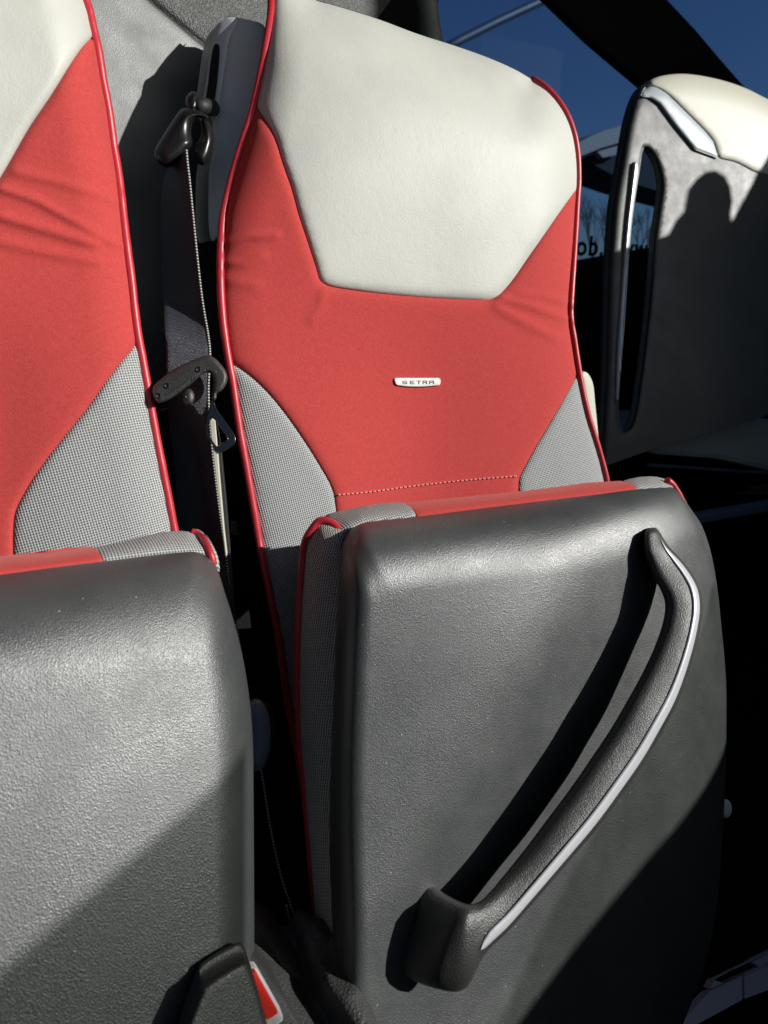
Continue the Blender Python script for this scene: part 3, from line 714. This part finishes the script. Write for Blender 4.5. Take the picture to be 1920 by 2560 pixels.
# embossed marks on the tongue
rows = [((385, 590), (525, 495), 7), ((330, 700), (580, 560), 12), ((640, 450), (715, 590), 8), ((270, 640), (340, 620), 4)]
V = []; Fc = []
for (a, b, n) in rows:
    a, b = np.array(z4(*a)), np.array(z4(*b))
    for i in range(n):
        c = a + (b - a) * (i + .5) / n; t_ = (b - a) / np.linalg.norm(b - a); m_ = np.array([-t_[1], t_[0]])
        for s in range(2):
            q0 = c + t_ * random.uniform(-2.4, 2.4) + m_ * random.uniform(-3, 3); ang = random.uniform(0, 3.1)
            dv = (t_ * math.cos(ang) + m_ * math.sin(ang)) * 3.0; nn = np.array([-dv[1], dv[0]]) / 3.0 * .7
            q = np.array([q0 - dv - nn, q0 + dv - nn, q0 + dv + nn, q0 - dv + nn]); k = len(V); dd = DT(q)
            V += list(at(q, dd - .0063)) + list(at(q, dd - .004))
            Fc += [[k, k + 1, k + 2, k + 3], [k, k + 4, k + 5, k + 1], [k + 1, k + 5, k + 6, k + 2], [k + 2, k + 6, k + 7, k + 3], [k + 3, k + 7, k + 4, k]]
tag(obj('embossed_mark', V, Fc, handm.m, tn, smooth=False), kind='stuff')
bt = np.array(z4(505, 715)); a = np.linspace(0, 2 * math.pi, 25)[:-1]
pillow('stop_button', bt + np.stack([np.cos(a) * 15.5, np.sin(a) * 21], 1), off(DT, -.002), handm.m, sb, .006, 14, 4)
pillow('stop_button_pin', bt + (-8, 0) + np.stack([np.cos(a) * 4, np.sin(a) * 7], 1), off(DT, -.0065), blackp.m, sb, .003, 4, 3)
pillow('tongue_stud', np.array(z4(318, 800)) + np.stack([np.cos(a) * 11, np.sin(a) * 9], 1), off(DT, .02), blackp.m, sb, .006, 9, 4)
rg = spl([(732, 2402), (742, 2408), (752, 2428), (760, 2455), (762, 2462), (752, 2455), (742, 2432), (735, 2412)], 4, True)
pillow('anchor_ring', rg, lambda P: np.full(len(P), .61), steel.m, sb, .004, 8, 3)
pillow('belt_fold', spl([(747, 2338), (756, 2350), (758, 2362), (751, 2374), (743, 2372), (748, 2358)], 4, True), lambda P: np.full(len(P), .612), ivory.m, sb, .003, 6, 3)

# ================================================================== BUCKLE
bk = empty('belt_buckle', tuple(at([(660, 2480)], .50)[0]), 'seat belt buckle with a red release button at the bottom edge between the seats', 'buckle')
DK = plane3((630, 2420, .482), (700, 2540, .458), (660, 2560, .452))
prism('housing', [(600, 2385), (631, 2390), (655, 2415), (700, 2480), (755, 2570), (790, 2640), (600, 2640)], off(DK, .006), (.0, .04, -.02), handm.m, bk, .003)
prism('button_frame', [(629, 2419), (640, 2420), (650, 2436), (708, 2540), (708, 2552), (690, 2566), (665, 2572), (640, 2480), (620, 2425)], off(DK, .001), (0, .02, -.01), silver.m, bk, .0012)
prism('release_button', [(622, 2434), (639, 2430), (697, 2534), (668, 2553), (640, 2490)], off(DK, -.002), (0, .02, -.01), redbtn.m, bk, .0008)

# seat leg cover between the seats
lc = [(600, 2360), (650, 2385), (690, 2408), (730, 2436), (752, 2474), (778, 2482), (794, 2468), (806, 2445), (816, 2437), (840, 2450), (864, 2462), (889, 2472), (905, 2495), (920, 2518), (940, 2560), (975, 2640), (600, 2650)]
def DLC(P):
    P = np.atleast_2d(P); x, y = P[:, 0], P[:, 1]
    base = plane3((700, 2430, .50), (950, 2560, .458), (600, 2560, .475))(P)
    return base + .02 * np.exp(-((x - 770 - (y - 2480) * .6) / 40) ** 2)
o = region('seat_leg_cover', spl(lc, 3, True), DLC, darkl.m, None, 9, .012, 14, back=(0, .08, -.02))
tag(o, 'dark grained leg cover with a notch under the belt anchor', 'leg cover')

# reclining knob between the seats
knobm = M('blue_grey_plastic', (.20, .27, .36), .4); knobm.bump(knobm.noise(300, 2), .0003, .2)
kb = empty('recline_knob', tuple(at([(655, 1800)], .66)[0]), 'rounded blue grey knob low on the side of the middle seat', 'knob')
a = np.linspace(0, 2 * math.pi, 33)[:-1]
pillow('knob_cap', np.array((640, 1838)) + np.stack([np.cos(a) * 38 , np.sin(a) * 92], 1), lambda P: np.full(len(P), .66), knobm.m, kb, .014, 36, 5)
pillow('knob_base', np.array((655, 1838)) + np.stack([np.cos(a) * 38, np.sin(a) * 88], 1), lambda P: np.full(len(P), .675), blackm.m, kb, .012, 30, 6)
# ================================================================== SEAT BEHIND (upper left)
rs = empty('rear_seat', (.2, 1.3, .5), 'grey seat shell behind the two red seats with a grab opening at its top right', 'seat')
DW = world_plane((350, 300), .815, (.24, -.95, .13))
panel = np.array([(150, -80), (300, -80), (372, 0), (430, 48), (480, 90), (530, 130), (620, 205), (700, 290), (700, 1000), (180, 1000)], float)
region('lower_panel', panel, DW, wallm.m, rs, 22, .002, 8, back=(0, .05, 0))
upper = np.vstack([[(300, -80), (372, 0), (430, 48), (480, 90), (530, 130), (620, 205), (700, 290), (900, 400)], [(1000, 300), (1020, 200), (1015, 150)], spl([(1015, 150), (1000, 40), (975, 15), (940, 40), (890, 100)], 3)[1:], [(870, 60), (930, -80)]])
up2 = np.array([(300, -80), (372, 0), (430, 48), (480, 90), (530, 130), (620, 205), (700, 290), (760, 300), (900, 110), (955, 30), (985, -10), (990, -80)], float)
region('upper_panel', up2, off(DW, .004), darkl.m, rs, 18, .006, 8, back=(0, .05, 0))
bar = at(spl([(985, -120), (1045, -60), (1066, 10), (1076, 80), (1084, 160), (1092, 260), (1098, 420)], 6), DW(spl([(985, -120), (1045, -60), (1066, 10), (1076, 80), (1084, 160), (1092, 260), (1098, 420)], 6)))
barm = grained('grab_bar_plastic', (.20, .205, .195), .5, 700, .3, .0004, .6)
tube('grab_bar', bar, .020, barm.m, rs, 14)

# ================================================================== RIGHT SEAT (seen from behind)
fs = empty('front_seat', (1.2, 1.2, .4), 'coach seat seen from behind at the right edge, grey shell with cream head cover', 'seat')
DF = world_plane((1700, 400), 1.45, (-.08, -.95, .26))
cov = np.vstack([spl([(1612, 213), (1637, 195), (1688, 185), (1738, 187), (1814, 203), (1870, 223), (1920, 248), (1960, 262), (2050, 310)], 4), [(2050, 520)], spl([(2050, 500), (1920, 436), (1890, 430), (1840, 405), (1797, 395)], 4)[1:], spl([(1797, 395), (1784, 354), (1764, 329), (1713, 278), (1667, 233), (1642, 218), (1612, 213)], 4)[1:-1]])
FO_L = spl([(1612, 213), (1600, 223), (1586, 248), (1572, 292), (1562, 340), (1552, 400), (1545, 440), (1533, 508), (1526, 591), (1522, 643), (1518, 760), (1515, 900), (1508, 1040), (1500, 1170)], 4)
topc = spl([(1612, 213), (1637, 195), (1688, 185), (1738, 187), (1814, 203), (1870, 223), (1920, 248), (2050, 310)], 4)
FOc, topcc = resample(FO_L, 12), resample(topc, 12)
holec = resample(spl([(1612, 368), (1624, 374), (1638, 394), (1650, 425), (1656, 466), (1651, 508), (1645, 550), (1638, 600), (1630, 700), (1620, 800), (1600, 960), (1580, 1060), (1560, 1080), (1548, 1040), (1553, 900), (1561, 740), (1569, 660), (1574, 622), (1580, 560), (1588, 500), (1595, 455), (1601, 416), (1606, 382)], 4, True), 8, True)
def D_f(P):
    P = np.atleast_2d(P)
    return DF(P) + dome(pdist(P, FOc), 20) * .03 + dome(pdist(P, topcc), 60) * .022
hole = spl([(1612, 368), (1624, 374), (1638, 394), (1650, 425), (1656, 466), (1651, 508), (1645, 550), (1638, 600), (1630, 700), (1620, 800), (1600, 960), (1580, 1060), (1560, 1080), (1548, 1040), (1553, 900), (1561, 740), (1569, 660), (1574, 622), (1580, 560), (1588, 500), (1595, 455), (1601, 416), (1606, 382)], 4, True)
def D_fh(P):
    P = np.atleast_2d(P); return D_f(P) + dome(pdist(P, holec, True), 12) * .012
sh_l = np.vstack([FO_L[1:], [(1640, 1120), (2050, 1000), (2050, 500)], spl([(2050, 500), (1920, 436), (1890, 430), (1840, 405), (1797, 395)], 4)[1:], spl([(1797, 395), (1784, 354), (1764, 329), (1713, 278), (1667, 233), (1642, 218), (1612, 213)], 4)[1:-1]])
def region_hole(name, poly, hl, D, mat, parent, step=9, uvd=None, back=(.0, .05, 0)):
    B = resample(poly, step, True); Hh = resample(hl, step * .7, True)
    lo, hi = B.min(0), B.max(0); g = []
    for j in range(int((hi[1] - lo[1]) / (step * .866)) + 1):
        for i in range(int((hi[0] - lo[0]) / step) + 2): g.append((lo[0] + (i + .5 * (j % 2)) * step, lo[1] + j * step * .866))
    g = np.array(g); g = g[inside(g, B) & ~inside(g, Hh)]
    g = g[(pdist(g, B, True) > step * .7) & (pdist(g, Hh, True) > step * 1.1)]
    def ring_(Q, s_):
        t_ = np.roll(Q, -1, 0) - np.roll(Q, 1, 0); t_ /= np.linalg.norm(t_, axis=1)[:, None] + 1e-9
        a_ = (Q[:, 0] * np.roll(Q[:, 1], -1) - Q[:, 1] * np.roll(Q[:, 0], -1)).sum()
        n_ = np.stack([-t_[:, 1], t_[:, 0]], 1) * (1 if a_ > 0 else -1) * s_; o_ = []
        for k_ in (.3, .7):
            q = Q + n_ * step * k_; q = q[pdist(q, Q, True) > step * k_ * .9]; q = q[inside(q, B) & ~inside(q, Hh)]; o_.append(q)
        return o_
    P = np.vstack([B, Hh] + ring_(Hh, -1) + ring_(B, 1) + [g]); n, m = len(B), len(Hh)
    ed = [(i, (i + 1) % n) for i in range(n)] + [(n + i, n + (i + 1) % m) for i in range(m)]
    vv, ee, ff, *_ = delaunay_2d_cdt([Vector((p[0] / 100, p[1] / 100)) for p in P], ed, [], 1, 1e-5)
    V2 = np.array([(v.x * 100, v.y * 100) for v in vv]); T = []
    for f in ff:
        c = V2[list(f)].mean(0)[None]
        if inside(c, Hh)[0]: continue
        a, b, c = V2[f[0]], V2[f[1]], V2[f[2]]
        T.append(list(f) if (b[0] - a[0]) * (c[1] - a[1]) - (b[1] - a[1]) * (c[0] - a[0]) < 0 else list(f)[::-1])
    V = at(V2, D(V2)); N = len(V); Vb = V + np.array(back)
    Fc = T + [[i + N for i in f[::-1]] for f in T]
    for ring in (B, Hh):
        bi = [int(np.argmin(((V2 - b) ** 2).sum(1))) for b in ring]
        for k in range(len(bi)): Fc.append([bi[k], bi[(k + 1) % len(bi)], bi[(k + 1) % len(bi)] + N, bi[k] + N])
    return obj(name, np.vstack([V, Vb]), Fc, mat, parent)
steeld = M('dark_chrome', (.13, .125, .12), .25, metal=1); steeld.bump(steeld.noise(120, 3), .0004, .2)
mo = spl([z4(*p) for p in [(688, 745), (706, 790), (760, 870), (838, 985), (852, 1022), (846, 1060), (800, 1100), (745, 1127), (712, 1112), (672, 1050), (640, 1000), (640, 900), (660, 800)]], 4, True)
mi = spl([z4(*p) for p in [(702, 885), (750, 955), (797, 1030), (758, 1058), (718, 1080), (684, 1040), (660, 1000), (660, 900)]], 3, True)
region_hole('metal_tongue', mo, mi, off(DT, .001), steeld.m, sb, 4, back=(0, .003, 0))
region_hole('shell', sh_l, hole, D_fh, grained('seat_back_plastic', (.085, .086, .082), .52, 420, .4, .0004, .7).m, fs, 9, back=(0, .018, 0))
region('head_cover', cov, off(D_f, -.006), ivory.m, fs, 9, .006, 7, back=(.0, .02, 0))
tr_ = [(1616, 214), (1606, 226), (1601, 240), (1610, 242), (1625, 243), (1648, 258), (1688, 313), (1738, 374), (1797, 396), (1784, 354), (1764, 329), (1713, 278), (1667, 233), (1642, 218)]
trimm = M('brushed_corner_trim', (.40, .45, .48), .4); trimm.bump(trimm.noise(60, 4, .6), .0006, .3)
region('corner_trim', np.array(tr_, float), off(D_f, -.010), trimm.m, fs, 7, .004, 3, back=(0, .008, 0))
bs = np.vstack([spl([(1589, 404), (1596, 415), (1590, 477), (1581, 545), (1574, 622), (1565, 760), (1556, 880), (1546, 1005)], 4), spl([(1544, 1000), (1548, 880), (1556, 760), (1566, 622), (1573, 545), (1581, 477), (1588, 410)], 4)])
region('bar_inlay', bs, lambda P: D_fh(P) - .012, silver.m, fs, 5, .001, 3, back=(0, .01, 0))
# cream side bolster behind the main seat at the right
o = region('armrest', spl([(1450, 945), (1458, 929), (1468, 932), (1477, 945), (1483, 962), (1488, 1010), (1494, 1070), (1499, 1130), (1500, 1180), (1478, 1100)], 4, True), world_plane((1470, 1050), 1.02, (.3, -.95, 0)), ivory.m, None, 6, .014, 10, back=(.0, .06, 0))
tag(o, 'narrow cream armrest end just right of the middle backrest', 'armrest')
o = prism('folded_seat_ledge', [(1606, 1092), (1700, 1068), (1960, 1052), (1960, 1190), (1800, 1152), (1640, 1140), (1612, 1128)], world_plane((1750, 1100), 1.75, (-.1, -.98, .1)), (0, .3, 0), ivory.m, None, .02)
tag(o, 'shaded cream seat cushion low behind the right seat', 'cushion')

# ================================================================== BUS
YW = 2.35
def on_wall(p, Y=YW):
    r = ray([p])[0]; return CAM + r * ((Y - CAM[1]) / r[1])
def wq(name, pts, Y0, th, mat, parent=None, bevel=0):
    A = np.array([on_wall(p, Y0) for p in pts]); B = A + (0, th, 0); n = len(A)
    Fc = [list(range(n)), [i + n for i in range(n)][::-1]] + [[(i + 1) % n, i, i + n, (i + 1) % n + n] for i in range(n)]
    return obj(name, np.vstack([A, B]), Fc, mat, parent, smooth=False, bevel=bevel)
def struct(o, **k): o['kind'] = 'structure'; return o
struct(box('floor', (-3, -1.3, -.05), (6, YW + .1, 0), carpet.m))
struct(box('ceiling', (-3, -1.3, 3.6), (6, YW + .1, 3.65), roomd.m))
struct(box('side_wall', (-3.05, -1.3, 0), (-3, YW + .1, 3.6), roomd.m))
struct(box('end_wall', (6, -1.3, 0), (6.05, YW + .1, 3.6), roomd.m))
# window wall: solid below the sill
zs = on_wall((1480, 646))[2]
wb = wq('window_wall', [(1100, 690), (1437, 653), (1522, 638), (1620, 621), (2600, 480), (3000, 420), (3000, 2560), (1100, 2560)], YW, .06, roomd.m); struct(wb)
wl = wq('rear_bulkhead', [(-2200, -1600), (1090, -1600), (1097, 700), (1100, 2560), (-2200, 2560)], YW + .002, .06, roomd.m); struct(wl)
gp = wq('window_pane', [(1085, 700), (1085, -900), (3000, -900), (3000, 700)], YW + .03, .0, glass)
V = [v.co.copy() for v in gp.data.vertices]; 
tag(gp, 'large tinted side window of the coach showing blue sky', 'window')
me = bpy.data.meshes.new('window_pane'); me.from_pydata([V[i] for i in range(4)], [], [(3, 2, 1, 0)]); me.materials.append(glass); gp.data = me
p = wq('window_pillar', [(1376, -2), (1300, -70), (1300, -400), (1560, -400), (1668, -5), (1740, 72), (1806, 150), (1862, 214), (1960, 330), (2300, 760), (2200, 760), (1612, 213), (1480, 100)], YW - .06, .05, roomd.m, None, .01)
tag(p, 'black slanting window pillar above the right seat', 'pillar')
# lettering on the window, read from inside
cu = bpy.data.curves.new('lettering', 'FONT'); cu.body = 'www.do'; cu.size = .118; cu.extrude = .001; cu.offset = .003; cu.space_character = 1.15
tmp = bpy.data.objects.new('tmp', cu); C.objects.link(tmp); bpy.context.view_layer.update()
me = bpy.data.meshes.new_from_object(tmp.evaluated_get(bpy.context.evaluated_depsgraph_get()))
bpy.data.objects.remove(tmp); me.materials.clear(); me.materials.append(roomd.m)
xs = [v.co.x for v in me.vertices]; xm = max(xs)
lt = bpy.data.objects.new('window_lettering', me); C.objects.link(lt)
L0 = on_wall((1439, 637), YW + .02); 
me.transform(Matrix.Translation((-xm, 0, 0))); me.transform(Matrix.Diagonal((-1, 1, 1, 1))); me.transform(Matrix.Rotation(R(90), 4, 'X'))
lt.location = L0; tag(lt, 'dark web address lettering seen in mirror writing on the side window', 'lettering')
LET = lt
# ledge, rail and lower trim along the window wall
r1 = wq('wall_rail', [(1700, 1298), (1920, 1260), (2300, 1200), (2300, 1222), (1920, 1280), (1700, 1318)], 1.55, .05, bluem.m, None, .006)
tag(r1, 'blue grey metal rail right of the flipped up cushion', 'rail')
r2_ = wq('lower_wall_panel', [(1680, 1312), (1920, 1274), (2400, 1200), (2400, 2300), (1680, 2300)], 1.57, .04, roomd.m, None, .004)
tag(r2_, 'black lower wall panel right of the flipped up cushion', 'panel')
r3 = wq('loose_board', [(1842, 1235), (1893, 1226), (1864, 1216), (1990, 1210), (1990, 1240)], 1.9, .02, tanm.m, None, .003)
tag(r3, 'small beige board lying in light at the right edge', 'board')
r4 = wq('thin_rail', [(1625, 1160), (1850, 1176), (2100, 1190), (2100, 1195), (1850, 1181), (1625, 1166)], 1.85, .02, bluem.m)
tag(r4, 'thin grey strip under the shaded cream cushion', 'rail')
r5 = wq('side_support', [(548, 1245), (592, 1245), (600, 1300), (596, 1455), (617, 1455), (628, 1570), (596, 1572), (600, 1800), (560, 1800)], 1.1, .03, roomd.m); tag(r5, 'black upright support in the gap left of the middle seat', 'support')
r6 = wq('gap_board', [(579, 1307), (592, 1307), (596, 1338), (581, 1338)], 1.07, .01, tanm.m); tag(r6, 'small beige piece glimpsed through the gap between the seats', 'board')
r7 = wq('gap_plate', [(588, 1460), (615, 1457), (626, 1560), (628, 1568), (592, 1572)], 1.05, .01, roomd.m); tag(r7, 'grey piece glimpsed low through the gap between the seats', 'panel')

# floor rail in the lower right corner
fr_ = empty('floor_track', tuple(at([(1840, 2440)], 1.0)[0]), 'grey metal floor track at the lower right corner', 'floor track')
DTk = plane3((1780, 2450, .92), (1920, 2381, 1.02), (1770, 2482, .90))
for pts in ([(1781, 2446), (1831, 2421), (1831, 2425), (1781, 2451)], [(1836, 2419), (1960, 2358), (1960, 2362), (1836, 2423)], [(1769, 2479), (1857, 2437), (1857, 2441), (1769, 2485)], [(1861, 2434), (1960, 2386), (1960, 2391), (1861, 2439)]):
    prism('track_edge', pts, DTk, (0, .004, -.006), silver.m, fr_)
for pts in ([(1700, 2560), (1768, 2486), (1856, 2442), (1855, 2500), (1735, 2565)], [(1861, 2441), (1960, 2393), (1960, 2460), (1862, 2497)]):
    prism('track_side', pts, off(DTk, .001), (0, .01, -.01), bluem.m, fr_)
for pts in ([(1776, 2472), (1786, 2450), (1808, 2458)], [(1880, 2405), (1920, 2384), (1960, 2366), (1960, 2388), (1897, 2415)]):
    prism('track_floor', pts, off(DTk, .004), (0, .01, -.01), bluem.m, fr_)
a = np.linspace(0, 2 * math.pi, 25)[:-1]
o = pillow('round_bolt', np.array((1812, 2022)) + np.stack([np.cos(a) * 18, np.sin(a) * 25], 1), lambda P: np.full(len(P), .80), greyp.m, None, .01, 18, 4)
tag(o, 'shiny blue grey round bolt head at the right rim of the cushion', 'bolt')

# ================================================================== OUTSIDE
struct(box('ground', (-300, YW + .3, -1.3), (400, 600, -1.1), groundm.m))
cp = empty('canopy', tuple(on_wall((1500, 380), 14)), 'dark flat canopy roof seen through the window left of the right seat', 'canopy')
wq('fascia', [(1440, 360), (1472, 342), (1514, 325), (1563, 312), (1640, 296), (1800, 290), (1800, 330), (1640, 338), (1551, 356), (1500, 371), (1451, 391), (1440, 392)], 14, 1.2, outm.m, cp)
wq('soffit', [(1440, 389), (1551, 354), (1640, 336), (1800, 330), (1800, 520), (1640, 476), (1595, 462), (1541, 442), (1500, 420), (1451, 395)], 14.2, 1.5, roomd.m, cp)
wq('roof_lamp', [(1494, 379), (1551, 362), (1560, 366), (1556, 384), (1507, 394)], 13.9, .2, outm.m, cp)
# bare trees
def bare_tree(px, base, top, Y, label):
    t = empty('bare_tree', tuple(on_wall((px, base), Y)), label, 'tree', 'bare winter trees outside')
    rnd = random.Random(px); V = []; Fc = []
    a = on_wall((px, base + 60), Y); b = on_wall((px, top), Y); Hh = np.linalg.norm(b - a)
    def limb(p, d, L, r, depth):
        q = p + d * L; 
        u = np.cross(d, [.3, .9, .1]); u /= np.linalg.norm(u); v = np.cross(d, u); k = len(V)
        for c, rr in ((p, r), (q, r * .6)):
            for s in range(5): V.append(c + rr * (math.cos(s * 1.2566) * u + math.sin(s * 1.2566) * v))
        for s in range(5): Fc.append([k + s, k + (s + 1) % 5, k + 5 + (s + 1) % 5, k + 5 + s])
        if depth == 0: return
        for _ in range(3 if depth > 1 else 4):
            nd = d + np.array([rnd.uniform(-.55, .55), rnd.uniform(-.4, .4), rnd.uniform(-.05, .45)]); nd /= np.linalg.norm(nd)
            limb(p + d * L * rnd.uniform(.55, 1), nd, L * rnd.uniform(.6, .8), r * .55, depth - 1)
    limb(a, (b - a) / Hh, Hh * .42, Hh * .022, 5)
    obj('crown', V, Fc, barkm.m, t)
bare_tree(1480, 660, 510, 45, 'bare tree outside above the mirrored letters, left one')
bare_tree(1512, 660, 492, 50, 'bare tree outside beside the dark edge of the right seat')
bare_tree(1602, 650, 540, 48, 'bare tree seen through the grab opening of the right seat')
st_ = tube('reflection_streak', [on_wall((1060, 150), 9), on_wall((1145, 103), 9), on_wall((1240, 55), 9), on_wall((1376, -8), 9), on_wall((1500, -60), 9)], .06, wallm.m, None, 8)  # solid tube added outside to stand in for a reflection on the glass
tag(st_, 'pale thin reflection streak on the window, modelled as a tube outside', 'streak')

# ================================================================== SIDE TOWARDS THE SUN (behind and right of the camera)
def sun_on(P2, D, Y):
    """where the sunbeam that reaches the surface point seen at P2 crosses the vertical plane y = Y"""
    P2 = np.array(P2, float); A = at(P2, D(P2)); k = (Y - A[:, 1]) / SUN[1]
    return A + SUN * k[:, None]
def panel_y(name, pts, th, mat, parent=None):
    A = np.array(pts, float); B = A + (0, th, 0); n = len(A)
    Fc = [list(range(n)), [i + n for i in range(n)][::-1]] + [[(i + 1) % n, i, i + n, (i + 1) % n + n] for i in range(n)]
    return obj(name, np.vstack([A, B]), Fc, mat, parent, smooth=False)
YA = -.55
pa = sun_on([(1990, 1775), (1816, 1948), (1500, 2262), (1200, 2562), (1060, 2700)], CUSH, YA)
lowz = .02
poly = [tuple(p) for p in pa] + [(pa[-1][0], YA, lowz), (4.5, YA, lowz), (4.5, YA, pa[0][2])]
tag(panel_y('shade_panel', poly, -.03, roomd.m), 'black panel added to shade the cushion, with a slanting top edge, out of the picture to the right', 'panel')  # added out of view; slanting edge shaped to cast the cushion's shade line
YB = .35
pb = sun_on([(1960, 330), (1920, 400), (1903, 440), (1845, 547), (1834, 567), (1829, 552), (1827, 532), (1832, 506), (1827, 466), (1814, 440), (1789, 425), (1763, 430),
             (1743, 456), (1738, 486), (1733, 511), (1713, 532), (1700, 557), (1693, 577), (1662, 590), (1637, 597), (1571, 618), (1500, 640), (1440, 660)], DF, YB)
poly = [tuple(p) for p in pb[::-1]] + [(5.5, YB, pb[0][2]), (5.5, YB, lowz), (pb[-1][0], YB, lowz)]
tag(panel_y('blocker', poly, -.03, roomd.m), 'unseen added partition with a rounded bump on top, right of the picture', 'blocker')  # added out of view; outline shaped by the shadow it casts on the right seat
shade_tint = bpy.data.materials.new('added_shade_pane'); shade_tint.use_nodes = True; t = shade_tint.node_tree; t.nodes.clear()
tr = t.nodes.new('ShaderNodeBsdfTransparent'); tr.inputs[0].default_value = (.30, .32, .30, 1)
ou = t.nodes.new('ShaderNodeOutputMaterial'); t.links.new(tr.outputs[0], ou.inputs[0])
shade_tint2 = shade_tint.copy(); shade_tint2.node_tree.nodes[0].inputs[0].default_value = (.62, .64, .60, 1)
def pane(name, P2, D, Y, mat, label):
    A = sun_on(P2, D, Y); me = bpy.data.meshes.new(name); me.from_pydata([tuple(a) for a in A], [], [tuple(range(len(A)))])
    me.materials.append(mat); o = bpy.data.objects.new(name, me); C.objects.link(o); return tag(o, label, 'pane')
pane('left_shade_pane', [(655, 1857), (632, 1880), (0, 2430), (-300, 2690), (-300, 3100), (655, 3100)], CUSHL, YA - .05, shade_tint, 'darker tinted pane added to dim the left cushion, out of the picture behind the camera')  # unseen pane added, cut to the half shade on the left cushion
pane('middle_shade_pane', [(1870, 1440), (1690, 1760), (1480, 2080), (1170, 2540), (1060, 2700), (1300, 2900), (2100, 2000), (2100, 1440)], CUSH, YA - .08, shade_tint2, 'lighter tinted pane added to dim part of the middle cushion, out of the picture to the right')  # unseen pane added to dim a band of the middle cushion
struct(box('near_wall', (-3, -1.3, 0), (6, -1.25, 1.45), roomd.m))
struct(box('near_wall_left', (-3, -1.3, 1.45), (-1.6, -1.25, 3.6), roomd.m))
struct(box('near_wall_pillar', (3.35, -1.3, 1.45), (3.85, -1.25, 3.6), roomd.m))
struct(box('near_wall_right', (4.9, -1.3, 1.45), (6, -1.25, 3.6), roomd.m))
struct(box('near_wall_sill', (3.85, -1.3, 1.45), (4.9, -1.25, 2.8), roomd.m))
